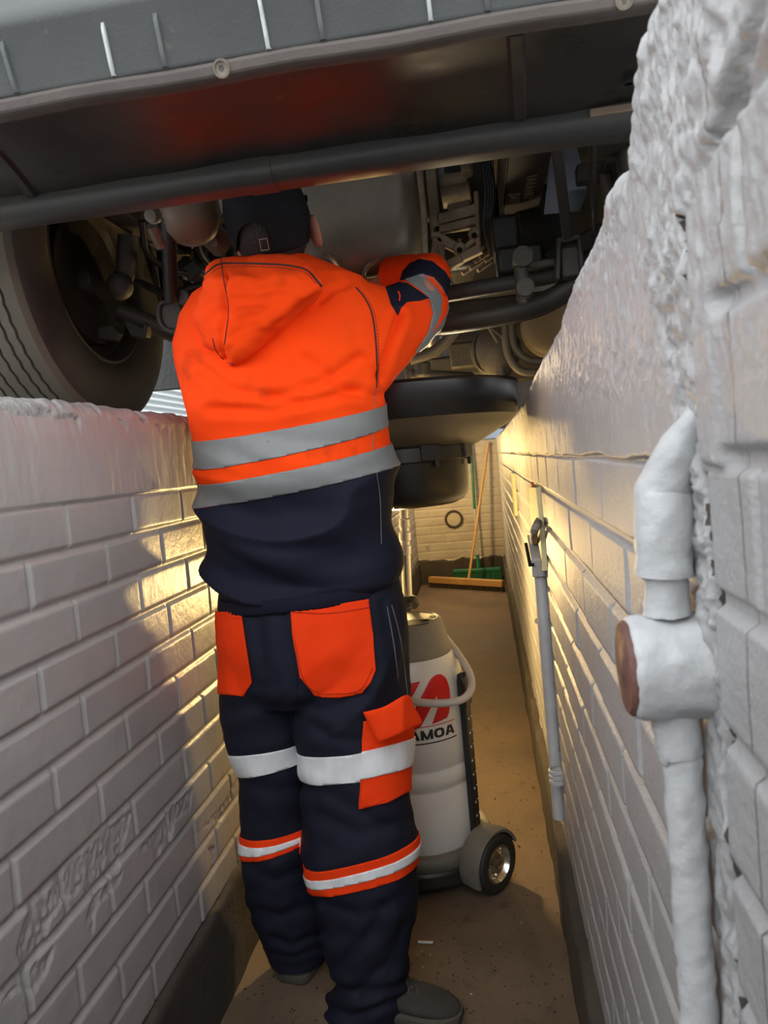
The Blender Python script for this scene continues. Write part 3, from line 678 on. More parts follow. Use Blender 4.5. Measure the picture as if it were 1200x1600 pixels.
# lid; flat black discs stand in for the shade inside its recesses
ld = MB(); ld.lathe([(.1285, .660), (.131, .664), (.131, .672), (.118, .725), (.111, .757), (.106, .764), (.097, .767), (.094, .764), (.0001, .764)], C, n=72)
lid = ld.build('lid', M_lid, DRN, sharp=35)
for (px, py, rx, ry, ang) in ((648, 973, .045, .017, 8), (669, 969, .016, .008, 5), (677, 963, .012, .006, 5)):
    c = at_z(px, py, .7645); q = MB()
    c.z = .7645
    q.loft([[c + Vector((rx * math.cos(t), ry * 2.4 * math.sin(t), dz)) for t in np.linspace(0, 2 * PI, 28)[:-1]] for dz in (0, .0012)]); q.build('recess_shade', M_groove, lid)
# pole and fittings
pb = at_z(637, 941, .775); pt = at_y(631, 800, pb.y)
bs = MB(); bs.lathe([(.0001, -.012), (.040, -.012), (.044, -.004), (.042, .006), (.028, .018), (.019, .022), (.0001, .022)], pb, n=32)
bs.tube([pb + Vector((0, -.01, -.004)), pb + Vector((.028, -.045, -.004))], [.016, .012], 12)
bs.build('pole_socket', M_blk, DRN)
dirp = (pt - pb).normalized()
pl = MB(); pl.cyl(pb, pb + dirp * .19, .0165, n=24); pole = pl.build('pole', M_chrome, DRN)
ft = MB(); L_ = (pt - pb).length
ft.lathe([(.0001, .16), (.017, .16), (.019, .165), (.019, .19), (.016, .193), (.016, .205), (.020, .208), (.020, .235), (.015, .238), (.015, .25), (.018, .252), (.018, .278), (.014, .282), (.014, L_ + .01), (.0001, L_ + .01)], pb, dirp, 28)
ft.build('swivel_fitting', M_fit, pole)
# bucket and pan
B = Vector((-.245, 2.22, 0))
bk = MB(); bk.lathe([(.0001, 1.098), (.02, 1.098), (.15, 1.108), (.176, 1.118), (.190, 1.135), (.195, 1.16), (.199, 1.25), (.0001, 1.25)], B, n=80); bucket = bk.build('bucket', M_pan, DRN, sharp=50)
rb = MB(); rb.lathe([(.198, 1.235), (.205, 1.235), (.212, 1.239), (.212, 1.276), (.208, 1.281), (.19, 1.283)], B, n=80, cap=False); rb.build('bucket_rim', M_blk, bucket, sharp=35)
for a in (-62, -20, 30, 120, 200):
    a = math.radians(a); u = Vector((math.cos(a), math.sin(a), 0)); q = Vector((-u.y, u.x, 0)); k = MB(); R3 = Matrix((u, q, Vector((0, 0, 1)))).transposed()
    k.box(B + u * .212 + Vector((0, 0, 1.262)), (.012, .055, .042), R3); k.box(B + u * .209 + q * .02 + Vector((0, 0, 1.232)), (.010, .012, .026), R3)
    k.build('clip', M_blk, bucket, bevel=.002)
PC = Vector((-.235, 2.24, 0))
pn = MB(); pn.lathe([(.205, 1.275), (.22, 1.279), (.27, 1.305), (.325, 1.336), (.343, 1.354), (.3445, 1.3545), (.3455, 1.356), (.350, 1.445), (.354, 1.449), (.352, 1.453), (.345, 1.452), (.338, 1.37), (.30, 1.335), (.20, 1.30), (.05, 1.29), (.0001, 1.29)], PC, n=96)
me = pn.mesh([M_pan, M_panb], True, 40)
for p in me.polygons:
    if p.center.z < 1.3542 and p.normal.z < -.2: p.material_index = 1
place('catch_pan', me, DRN)
# base, bumper ring, skirt
NAX = Vector((.79, -.61, 0)).normalized(); TAX = Vector((.61, .79, 0)).normalized()
bb = MB(); bb.lathe([(.168, .066), (.190, .060), (.205, .072), (.210, .092), (.203, .110), (.190, .115), (.172, .108)], C, n=80, cap=False); bb.build('bumper_ring', M_skirt, DRN, sharp=60)
sk = MB()
sk.loft([[C + Vector((rx * math.cos(t), rx * math.sin(t), z)) for t in np.linspace(0, 2 * PI, 64)[:-1]] for rx, z in ((.205, .022), (.214, .03), (.212, .07), (.19, .082))])
fw = -TAX
for sgn in (-1, 1):
    p0 = C + NAX * sgn * .13; p1 = C + NAX * sgn * .235
    sk.beam(p0 + Vector((0, 0, .052)), p1 + Vector((0, 0, .055)), .10, .055)
sk.build('base', M_blk, DRN, bevel=.006)
for sgn in (-1, 1):
    wc = C + NAX * sgn * .268 + Vector((0, 0, .083)); ax = NAX * sgn
    ty = MB(); ty.lathe([(.052, -.018), (.060, -.021), (.074, -.021), (.081, -.016), (.083, -.008), (.083, .008), (.081, .016), (.074, .021), (.060, .021), (.052, .018)], wc, ax, 64, cap=False)
    t_ = ty.build('wheel', M_tyreside, DRN, sharp=50)
    hb = MB(); hb.lathe([(.0535, -.018), (.0535, .018), (.049, .020), (.046, .014), (.040, .006), (.030, .004), (.024, .010), (.015, .012), (.013, .022), (.009, .024), (.0001, .024)], wc, ax, 48, cap=False)
    hb.build('hub', M_chrome, t_, sharp=35)
    for k in range(6):
        a = 2 * PI * k / 6; u = Vector((0, 0, 1)) * math.cos(a) + ax.cross(Vector((0, 0, 1))) * math.sin(a)
        MB().cyl(wc + u * .034 + ax * .003, wc + u * .034 + ax * .0085, .0038, n=8).build('rivet', M_chrome, t_)
    fe = MB(); rings = []
    tdir = ax.cross(Vector((0, 0, 1)))
    for a in np.linspace(math.radians(-70), math.radians(112), 26):
        u = Vector((0, 0, 1)) * math.cos(a) + tdir * math.sin(a) * (1 if True else -1)
        ro, ri = .099, .091; sh = -.004
        rings.append([wc + u * ri - ax * .045, wc + u * (ro - .004) - ax * .045, wc + u * ro + ax * (.010 + sh), wc + u * (ro - .004) + ax * (.022 + sh), wc + u * (ri - .004) + ax * (.020 + sh), wc + u * ri + ax * (.010 + sh)])
    fe.loft(rings)
    hubc = wc - ax * .04
    fe.loft([[hubc + Vector((0, 0, 1)) * math.cos(a) * .092 + tdir * math.sin(a) * .092 + ax * d_ for a in np.linspace(math.radians(-70), math.radians(112), 26)] + [hubc + Vector((0, 0, -.03)) + ax * d_] for d_ in (-.012, 0)])
    fe.build('wheel_arch', M_skirt, DRN, sharp=45)
cw = MB(); wc = C - TAX * .13 + Vector((0, 0, .028)); cw.lathe([(.0001, -.012), (.028, -.012), (.028, .012), (.0001, .012)], wc + TAX * .26, NAX, 32); cw.build('caster', M_tyreside, DRN)
# level gauge
ga = math.radians(-25); gu = Vector((math.cos(ga), math.sin(ga), 0)); gq = Vector((-gu.y, gu.x, 0)); R3 = Matrix((gu, gq, Vector((0, 0, 1)))).transposed()
gg = MB(); gg.box(C + gu * .180 + Vector((0, 0, .335)), (.020, .034, .46), R3); gauge = gg.build('level_gauge', M_blk, DRN, bevel=.003)
gcp = MB(); gcp.loft([[C + gu * (.168 + dx) + gq * sy * w_ + Vector((0, 0, z)) for dx, sy in ((0, -1), (.03 * k, -1), (.03 * k, 1), (0, 1))] for z, w_, k in ((.515, .021, .85), (.56, .023, 1.0), (.590, .022, .95), (.612, .016, .5))]); gcp.build('gauge_cap', M_blk, gauge, bevel=.004)
for i in range(9):
    z = .14 + i * .042; q = MB(); q.box(C + gu * .1905 + gq * -.004 + Vector((0, 0, z)), (.0012, .006, .006), R3); q.box(C + gu * .1905 + gq * .010 + Vector((0, 0, z + .004)), (.0012, .008, .0015), R3)
    q.build('tick_mark', M_tick, gauge)
q = MB(); q.box(C + gu * .1985 + gq * -.002 + Vector((0, 0, .566)), (.0012, .014, .004), R3); q.build('cap_print', M_tick, gauge)
ch_ = MB(); ch_.box(C + gu * .188 + gq * .001 + Vector((0, 0, .113)), (.03, .03, .035), R3); ch_.build('gauge_foot', M_fit, gauge, bevel=.004)
# hose
hp = smooth_path([at_y(686, 985, 2.30), at_y(697, 997, 2.27), at_y(716, 1022, 2.20), at_y(733, 1050, 2.12), at_y(737, 1072, 2.06), at_y(728, 1089, 2.01), at_y(708, 1097, 1.985), at_y(675, 1099, 1.985), at_y(640, 1095, 2.0), at_y(606, 1086, 2.06), at_y(580, 1070, 2.15), at_y(570, 1040, 2.26)], 10)
MB().tube(hp, .0108, 16).build('hose', M_hose, DRN)

# ================================================================ brooms, wall ring
M_wood = mat('varnished_broom_wood', (.52, .31, .11), .45, c2=(.38, .21, .075), scale=5, stretch=(1, 1, .15), bump=.05)
M_wood2 = mat('worn_handle_wood', (.40, .24, .11), .55, c2=(.24, .15, .075), scale=4)
M_brist = mat('dark_bristles', (.045, .03, .02), .9, bump=.8, bscale=300)
M_green = mat('green_plastic', (.012, .16, .075), .4, c2=(.01, .11, .055), scale=8)
M_gbr = mat('green_bristles', (.01, .12, .05), .75, bump=.8, bscale=260)
h0, h1 = at_z(674, 903, .055), at_z(788, 914, .06); h0.y = min(h0.y, 7.02); h0.z = h1.z = .072; h1.x = min(h1.x, XR - .045)
cx = (h0 + h1) / 2
BR = thing('push_broom', (cx.x, cx.y, 0), 'wooden push broom standing on its wide head against the far pit wall', 'broom')
q = MB(); q.beam(h0, h1, .055, .062); q.build('broom_head', M_wood, BR, bevel=.008)
q = MB(); d_ = (h1 - h0).normalized()
for i in range(70):
    p = h0 + (h1 - h0) * ((i + .5) / 70)
    for s_ in (-.018, 0, .018):
        o_ = Vector((-d_.y, d_.x, 0)) * s_; q.tube([p + o_ + Vector((0, 0, -.03)), p + o_ + Vector((rng.normal() * .004, rng.normal() * .004 + s_ * .3, -.071))], .0045, 5)
tag(q.build('bristles', M_brist, BR), kind='stuff')
hb_ = cx + Vector((-.0, 0, .02)); hb_ = at_y(732, 901, cx.y); hb_.z = .09
q = MB(); q.tube([hb_, at_y(763, 692, 7.125)], .0125, 16); q.build('handle', [M_wood], BR)
g0, g1 = at_y(708, 897, 7.06), at_y(787, 896, 7.02); g0.z = g1.z = .128; g1.x = min(g1.x, XR - .045)
gx = (g0 + g1) / 2
GB = thing('green_broom', (gx.x, gx.y, 0), 'green plastic broom with green and white handle behind the wooden broom', 'broom')
q = MB(); q.beam(g0, g1, .05, .04); q.build('broom_head', M_green, GB, bevel=.01)
q = MB(); d_ = (g1 - g0).normalized()
for i in range(60):
    p = g0 + (g1 - g0) * ((i + .5) / 60)
    for s_ in (-.015, .012):
        o_ = Vector((-d_.y, d_.x, 0)) * s_; q.tube([p + o_ + Vector((0, 0, -.01)), p + o_ + Vector((rng.normal() * .003, s_ * .8, -.112))], .005, 5)
tag(q.build('bristles', M_gbr, GB), kind='stuff')
gt = at_y(735, 690, 7.11); gbm = at_y(747, 884, 7.05); gm = gbm + (gt - gbm) * .47
q = MB(); q.tube([gbm + (gt - gbm) * .06, gm], .010, 14); q.build('handle', M_fit, GB)
q = MB(); q.tube([gm - (gt - gm) * .02, gt], .0135, 14); q.build('handle_grip', M_green, GB)
q = MB(); q.tube([gx + Vector((gbm.x - gx.x, 0, 0)), gbm + (gt - gbm) * .09], [.022, .014], 14); q.build('socket', M_green, GB)
rc = at_y(709, 811, YF - .006)
WR = MB(); WR.lathe([(.066, -.004), (.066, .014), (.078, .020), (.088, .014), (.088, -.004)], rc, (0, -1, 0), 40, cap=False); WR.lathe([(.0001, 0), (.066, 0), (.066, .004), (.0001, .004)], rc, (0, -1, 0), 40)
me = WR.mesh([M_concrete, M_far]);
for p in me.polygons:
    if (p.center - rc).length < .06: p.material_index = 1
tag(place('pipe_collar', me, None, rc), 'dark round pipe collar set in the far pit wall, left of the broom handles', 'pipe')

# ================================================================ conduits on the right wall
M_galv = mat('grey_painted_conduit', (.52, .53, .54), .45, c2=(.42, .42, .43), scale=14, bump=.15)
M_rust = mat('rusty_brown_cover', (.13, .055, .042), .6, c2=(.085, .045, .038), scale=20, c3=(.25, .15, .10), scale3=70, bump=.2)
M_orange = mat('orange_rust', (.55, .17, .03), .7)
M_yel = mat('pale_yellow_filler', (.80, .70, .36), .6, c2=(.68, .60, .34), scale=20, bump=.2)
def bumpy(o_me, amp, sc):
    n = len(o_me.vertices); co = np.empty(n * 3, np.float32); o_me.vertices.foreach_get('co', co); co = co.reshape(-1, 3).astype(float)
    nn = np.empty(n * 3, np.float32); o_me.vertices.foreach_get('normal', nn); nn = nn.reshape(-1, 3)
    co += nn * (amp * fbm(co[:, 0] * sc, co[:, 1] * sc, co[:, 2] * sc, 3))[:, None]
    o_me.vertices.foreach_set('co', co.astype(np.float32).reshape(-1)); o_me.update(); return o_me
XC = XR - .017
def pz(px, py): return at_x(px, py, XC)
def dense_tube(pts, rad, n=28, step=.004):
    P = [Vector(p) for p in pts]; out = []; rr = []
    for i in range(len(P) - 1):
        k = max(2, int((P[i + 1] - P[i]).length / step))
        for j in range(k): t = j / k; out.append(P[i].lerp(P[i + 1], t)); rr.append(rad[i] + (rad[i + 1] - rad[i]) * t)
    out.append(P[-1]); rr.append(rad[-1]); return MB().tube(out, rr, n)
bc = pz(1048, 1040); Yp = bc.y
CON = thing('conduit', (XR - .012, Yp, .245), 'white painted conduit pipe with round junction box in the near right wall', 'pipe')
zz = lambda py, px=1060: pz(px, py).z
z_n0, z_n1 = zz(940, 1045), zz(905, 1045)
mb = dense_tube([(XC, Yp, z_n0 - .01), (XC, Yp, z_n0 + .006), (XC, Yp, z_n1), (XC, Yp, z_n1 + .001), (XC + .002, Yp, z_n1 + .04), (XC + .004, Yp + .003, zz(770, 1050)), (XC + .012, Yp - .010, zz(700, 1070)), (XC + .022, Yp - .022, zz(635, 1095))],
                [.015, .0135, .0135, .0185, .0185, .0185, .012, .008])
place('elbow', bumpy(mb.mesh(M_paint_bright, True, 60), .0028, 110), CON)
zlo = zz(1150, 1060)
mb = dense_tube([(XC + .003, Yp - .002, .246), (XC + .003, Yp - .002, zz(1190, 1063)), (XC + .002, Yp - .001, zz(1188, 1063)), (XC, Yp, zlo + .02)], [.0125, .0125, .0148, .0150])
place('pipe', bumpy(mb.mesh(M_paint_bright, True, 60), .0022, 120), CON)
bx = MB()
for_box = [(.0325, 0.002)] + [(.0335, -k) for k in np.linspace(.0, .040, 12)]
c = Vector((XR, Yp, bc.z))
bx.lathe([(.034, -.006)] + [(.034, k) for k in np.linspace(0, .040, 12)] + [(.033, .043), (.030, .044)], c, (-1, 0, 0), 56, cap=False)
boxo = place('junction_box', bumpy(bx.mesh(M_paint_bright, True, 60), .003, 90), CON)
MB().lathe([(.0001, .038), (.031, .038), (.0315, .045), (.029, .0475), (.008, .0478), (.007, .0485), (.0001, .0485)], c, (-1, 0, 0), 48).build('cover', M_rust, boxo)
# grey trunking farther along the wall
t0, t1, t2 = at_x(843, 890, XR - .012), at_x(850, 970, XR - .012), at_x(874, 1278, XR - .012)
TRK = thing('trunking', (XR - .01, t0.y, t2.z), 'grey cable trunking with broken end and ribbed flex on the right pit wall', 'pipe')
ytr = t0.y
def yat(p): return p.y
dt = dense_tube([t2, t1, t0], [.016, .016, .0165], 16, .02); o = place('pipe', bumpy(dt.mesh(M_galv, True, 60), .002, 60), TRK)
for (px, py) in ((848, 970), (870, 1205), (871, 1213), (872, 1221)):
    p = at_x(px, py, XR - .012); MB().lathe([(.0165, -.006), (.021, -.004), (.021, .004), (.0165, .006)], p, (t0 - t2), 18, cap=False).build('clamp', M_galv, o)
bxp = MB(); a_ = at_x(834, 848, XR - .016); b_ = at_x(842, 888, XR - .016); bxp.beam(a_, b_, .05, .034, (1, 0, 0)); bxo = bxp.build('sleeve_box', M_galv, TRK, bevel=.003)
q = MB(); q.beam(a_ + Vector((-.018, -.01, 0)), b_ + Vector((-.018, -.01, .01)), .006, .014, (1, 0, 0)); q.build('slot_shade', M_groove, bxo)  # black bar on the box, its colour stands for the shade in a slot
fx = MB(); P = smooth_path([at_x(835, 847, XR - .018), at_x(834, 835, XR - .026), at_x(838, 822, XR - .022), at_x(843, 812, XR - .004)], 14); fx.tube(P, [.0095 if i % 2 else .007 for i in range(len(P))], 12); fx.build('flex_hose', M_lid, TRK)
q = MB()
fl_ = [(827, 762), (837, 762), (841, 800), (844, 840), (848, 892), (843, 893), (838, 850), (832, 830), (828, 800)]
q.prism([at_x(x, y, XR - .0105) for x, y in fl_], (.012, 0, 0)); q.build('filler_strip', M_yel, TRK)
for pts in ([(798, 738), (801, 740), (806, 806), (803, 808)], ):
    q = MB(); q.prism([at_x(x, y, XR - .009) for x, y in pts], (.010, 0, 0)); tag(q.build('filler_patch', M_yel, None, at_x(800, 770, XR)), 'thin pale yellow filler strip on the right wall, left of the trunking', 'filler strip')
MB().lathe([(.0001, 0), (.020, 0), (.018, .006), (.0001, .008)], at_x(834, 764, XR - .001), (-1, 0, 0), 20).build('knockout_plug', M_orange, TRK)

# ================================================================ litter
p0, p1 = at_z(653, 1472, .004), at_z(677, 1473, .004)
q = MB(); q.tube([p0, p0.lerp(p1, .5), p1], .0035, 10); tag(q.build('paper_stick', M_tick, None, p0), 'small white paper stick lying on the floor beside the right shoe', 'litter')
q = MB()
for i in range(420):
    px, py = rng.uniform(640, 880), rng.uniform(960, 1590); p = at_z(px, py, .003)
    if not (XL + .03 < p.x < XR - .03): continue
    if (p - C).length < .26: continue
    s_ = rng.uniform(.0007, .0026); q.ell(p, (s_ * rng.uniform(.7, 2), s_, s_ * .6), Matrix.Rotation(rng.uniform(0, 3), 3, 'Z'), 6, 4, 0 if rng.random() < .93 else 1)
for i in range(160):
    p = Vector((rng.uniform(XL + .02, -.3), rng.uniform(1.1, 1.9), .003)); s_ = rng.uniform(.001, .003)
    q.ell(p, (s_ * rng.uniform(.7, 2), s_, s_ * .6), Matrix.Rotation(rng.uniform(0, 3), 3, 'Z'), 6, 4, 0 if rng.random() < .9 else 1)
M_crumb = mat('dark_crumbs', (.045, .033, .022), .9)
tag(q.build('grit', [M_crumb, M_paint], None, (0, 2, 0)), 'dark and pale grit scattered over the dirty pit floor', 'grit', kind='stuff')
# ================================================================ mechanic
from mathutils.bvhtree import BVHTree
M_skin = mat('skin', (.50, .235, .165), .5, c2=(.42, .17, .12), scale=14, bump=.05)
M_hair = mat('dark_hair', (.008, .006, .005), .55, c2=(.022, .017, .013), scale=60, stretch=(1, 1, .2), bump=.5, bscale=240)
M_cap = mat('black_cap_cloth', (.013, .013, .016), .85, c2=(.020, .020, .024), scale=12, bump=.15, bscale=300, spec=.15)
M_or = mat('hi_vis_orange_fleece', (1.0, .072, .005), .85, c2=(.93, .055, .004), scale=5, bump=.06, bscale=500, c3=(.45, .040, .006), scale3=9, mix3=(.60, .90), spec=.12)
M_or2 = mat('hi_vis_orange_twill', (1.0, .062, .008), .8, c2=(.95, .05, .006), scale=6, bump=.08, bscale=600, spec=.12)
M_navy = mat('navy_fleece', (.0085, .0095, .022), .75, c2=(.012, .013, .028), scale=6, bump=.06, bscale=500, spec=.22)
M_navy2 = mat('navy_twill', (.0090, .0105, .022), .75, c2=(.0125, .0135, .027), scale=6, bump=.10, bscale=700, spec=.22)
M_tape = mat('grey_reflective_tape', (.23, .24, .24), .5, metal=.15, c2=(.195, .205, .205), scale=10, bump=.06, bscale=300)
M_tapew = mat('silver_white_reflective_tape', (.90, .92, .94), .45, c2=(.74, .77, .80), scale=9, stretch=(3, 3, .5), bump=.08, bscale=260)
M_stitch = mat('dark_stitching', (.045, .012, .014), .8)
M_stitch2 = mat('grey_stitching', (.16, .16, .18), .8)
M_shoe = mat('dusty_grey_shoe', (.048, .043, .037), .85, c2=(.030, .027, .024), scale=10, bump=.2, bscale=300)
M_sole = mat('dark_rubber_sole', (.06, .055, .048), .75, c2=(.10, .085, .065), scale=12)
M_steelb = mat('buckle_metal', (.75, .74, .70), .3, metal=.9)

def ring(pl, pr, Y, b, n=44, e=2.2, rot=0.0):
    """elliptic cloth section whose left and right edges lie on two sight lines at depth Y"""
    l, r = at_y(*pl, Y), at_y(*pr, Y); c = (l + r) / 2; ux = (r - l) / 2; a = ux.length; ux = ux / a
    uy = Vector((0, 1, 0)); uy = (uy - ux * uy.dot(ux)).normalized()
    if rot: q = Matrix.Rotation(rot, 3, 'X'); uy = q @ uy; ux = q @ ux
    out = []
    for j in range(n):
        t = 2 * PI * j / n; ct, st = math.cos(t), math.sin(t)
        out.append(c + ux * (a * math.copysign(abs(ct) ** (2 / e), ct)) + uy * (b * math.copysign(abs(st) ** (2 / e), st)))
    return out
def rings_lr(rows, slope=-.10, **k):
    out = []
    for L_, R_, y, Y, b in rows:
        h = (R_ - L_) / 2; out.append(ring((L_, y - slope * h), (R_, y + slope * h), Y, b, **k))
    return out
def remeshed(mb, voxel, smooth_it=3, name='r'):
    me = mb.mesh([M_navy], False); o = bpy.data.objects.new('tmp', me); COL.objects.link(o)
    md = o.modifiers.new('r', 'REMESH'); md.mode = 'VOXEL'; md.voxel_size = voxel
    if smooth_it: ms = o.modifiers.new('s', 'SMOOTH'); ms.factor = .5; ms.iterations = smooth_it
    bpy.context.view_layer.update()
    out = bpy.data.meshes.new_from_object(o.evaluated_get(bpy.context.evaluated_depsgraph_get()))
    bpy.data.objects.remove(o); out.materials.clear(); return out
def coords(me):
    n = len(me.vertices); co = np.empty(n * 3, np.float32); me.vertices.foreach_get('co', co); nn = np.empty(n * 3, np.float32); me.vertices.foreach_get('normal', nn)
    return co.reshape(-1, 3).astype(float), nn.reshape(-1, 3).astype(float)
def set_coords(me, co): me.vertices.foreach_set('co', co.astype(np.float32).reshape(-1)); me.update()
def plane3(a, b, c):
    a, b, c = Vector(a), Vector(b), Vector(c); n = (b - a).cross(c - a).normalized()
    return (a, n if n.z > 0 else -n)
def bis(bm, co, no): bmesh.ops.bisect_plane(bm, geom=bm.verts[:] + bm.edges[:] + bm.faces[:], dist=1e-6, plane_co=co, plane_no=no)
def smooth_all(me, sharp=None):
    me.polygons.foreach_set('use_smooth', [True] * len(me.polygons))
    if sharp: me.set_sharp_from_angle(angle=math.radians(sharp))
def patch(src, keep, planes, name, m, parent, lift=.0012, thick=.0025, polys=()):
    """cut a piece out of a garment's surface and lay it on top as cloth of its own thickness"""
    bm = bmesh.new(); bm.from_mesh(src)
    if keep.get('pre'):
        bmesh.ops.delete(bm, geom=[f for f in bm.faces if not keep['pre'](f.calc_center_median())], context='FACES')
    for co, no in planes: bis(bm, co, no)
    for poly in polys:
        for i in range(len(poly)):
            a, b = ray(*poly[i]), ray(*poly[(i + 1) % len(poly)]); bis(bm, CAM, a.cross(b).normalized())
    def ok(f):
        c = f.calc_center_median()
        if not keep['f'](c): return False
        for poly in polys:
            if not in_poly(*[np.array([v]) for v in proj(c)], poly)[0]: return False
        return True
    bmesh.ops.delete(bm, geom=[f for f in bm.faces if not ok(f)], context='FACES')
    bm.normal_update()
    for v in bm.verts: v.co = v.co + v.normal * lift
    me = bpy.data.meshes.new(name); bm.to_mesh(me); bm.free(); me.materials.clear(); me.materials.append(m); smooth_all(me)
    for p in me.polygons: p.material_index = 0
    o = place(name, me, parent); md = o.modifiers.new('thick', 'SOLIDIFY'); md.thickness = thick; md.offset = 1
    return o
def between(lo, hi):
    return lambda c: (c - lo[0]).dot(lo[1]) > 0 and (c - hi[0]).dot(hi[1]) < 0
class Surf:
    def __init__(s, *mes):
        vs = []; fs = []
        for me in mes:
            b = len(vs); vs += [v.co.copy() for v in me.vertices]; fs += [[i + b for i in p.vertices] for p in me.polygons]
        s.t = BVHTree.FromPolygons(vs, fs)
    def hit(s, px, py, lift=.001):
        d = ray(px, py).normalized(); loc, n, i, dist = s.t.ray_cast(CAM, d)
        return None if loc is None else loc - d * lift
def seam(surf, pts, r, m, name, parent, lift=.0006, k=8, dash=0):
    P = smooth_path([Vector((x, y, 0)) for x, y in pts], k); Q = [surf.hit(p.x, p.y, lift) for p in P]; Q = [q for q in Q if q is not None]
    if len(Q) < 3: return None
    mb = MB()
    if not dash: mb.tube(Q, r, 6)
    else:
        for i in range(0, len(Q) - 1, 1):
            n = max(1, int((Q[i + 1] - Q[i]).length / dash))
            for j in range(n): mb.tube([Q[i].lerp(Q[i + 1], j / n), Q[i].lerp(Q[i + 1], (j + .6) / n)], r, 5)
    o = mb.build(name, m, parent)
    return o
def pillow(poly, Y, T, back, m_list, n=120, k=16, e=(2.2, .55), Yf=None, center=None):
    P = smooth_path([Vector((x, y, 0)) for x, y in poly + [poly[0]]], 10)[:-1]
    cx, cy = center or (sum(p.x for p in P) / len(P), sum(p.y for p in P) / len(P)); mb = MB(); rings = []
    for s_, T_ in ((1, T), (-1, back)):
        rr = []
        for i in range(k + 1):
            t = 1 - (i / k) ** 1.0 if s_ > 0 else (i / k); t = max(t, .02)
            row = []
            for p in P:
                x, y = cx + (p.x - cx) * t, cy + (p.y - cy) * t
                Y_ = Y if Yf is None else Yf(x, y)
                row.append(at_y(x, y, Y_ - s_ * T_ * (1 - t ** e[0]) ** e[1]))
            rr.append(row)
        rings.append(rr)
    allr = rings[1] if False else rings[0][::-1] + [r for r in rings[1][::-1]][1:]
    mb.loft(allr); return mb

# ---- trousers -------------------------------------------------------
pelvis = rings_lr([(352, 612, 880, 1.65, .115), (345, 622, 915, 1.65, .125), (343, 631, 955, 1.65, .132), (349, 635, 1005, 1.65, .132), (353, 638, 1050, 1.65, .122), (362, 640, 1085, 1.652, .10)])
legR = rings_lr([(470, 622, 960, 1.645, .10), (462, 635, 1010, 1.645, .112), (459, 638, 1060, 1.645, .112), (463, 641, 1110, 1.64, .108), (469, 643, 1180, 1.63, .104), (474, 645, 1250, 1.62, .098), (482, 648, 1320, 1.61, .094),
                 (489, 648.5, 1390, 1.60, .092), (497, 646, 1440, 1.595, .090), (511, 634, 1490, 1.59, .082), (519, 629, 1528, 1.588, .074), (514, 634, 1545, 1.588, .078), (505, 638, 1562, 1.588, .082), (504, 636, 1580, 1.588, .080), (516, 622, 1600, 1.588, .066)], -.12)
legL = rings_lr([(364, 500, 960, 1.66, .10), (352, 485, 1010, 1.66, .112), (354, 474, 1060, 1.665, .112), (359, 467, 1110, 1.67, .106), (369, 470, 1180, 1.68, .10), (378, 474, 1250, 1.685, .095), (387, 482, 1320, 1.69, .090),
                 (392, 494, 1390, 1.70, .086), (401, 502, 1432, 1.705, .080), (418, 506, 1460, 1.708, .070), (423, 508, 1480, 1.708, .070), (425, 503, 1500, 1.704, .068)], -.04)
mb = MB(); mb.loft(pelvis); mb.loft(legR); mb.loft(legL)
tro = remeshed(mb, .0062, 4)
co, nn = coords(tro)
x, y, z = co.T
right = x > -.50 + .02 * (1 - z)
fold = fbm(x * 7 + z * 3.0, y * 7, z * 2.6 + 10 * right, 3)
d = .015 * fold * sstep(1.0, .8, z)
d += .007 * fbm(x * 11 - z * 6, y * 9, z * 9, 3) * sstep(.75, .55, z)
rd = 1 - np.abs(2 * vnoise(x * 5 + y * 3 - z * 5.0, y * 5, z * 4 + 31)) * 2
d += .010 * np.clip(rd, -1, 1) * sstep(.95, .75, z)
low = sstep(.30, .12, z)
d += low * (.011 * vnoise(x * 8, y * 8, z * 22) + .007 * vnoise(x * 18, y * 18, z * 30))
d += .006 * vnoise(np.arctan2(y - 1.65, x + .45) * 6, z * 5, 2.2) * sstep(.75, .9, z)      # gathers under the hem
_w = np.array([proj(Vector(c)) for c in co]); pu, pv = _w[:, 0], _w[:, 1]; fr_ = (nn[:, 1] < .35)
def linedist(pts):
    D = np.full(len(pu), 1e9)
    for (x0, y0), (x1, y1) in zip(pts[:-1], pts[1:]):
        t = np.clip(((pu - x0) * (x1 - x0) + (pv - y0) * (y1 - y0)) / ((x1 - x0) ** 2 + (y1 - y0) ** 2), 0, 1)
        D = np.minimum(D, np.hypot(pu - x0 - t * (x1 - x0), pv - y0 - t * (y1 - y0)))
    return D
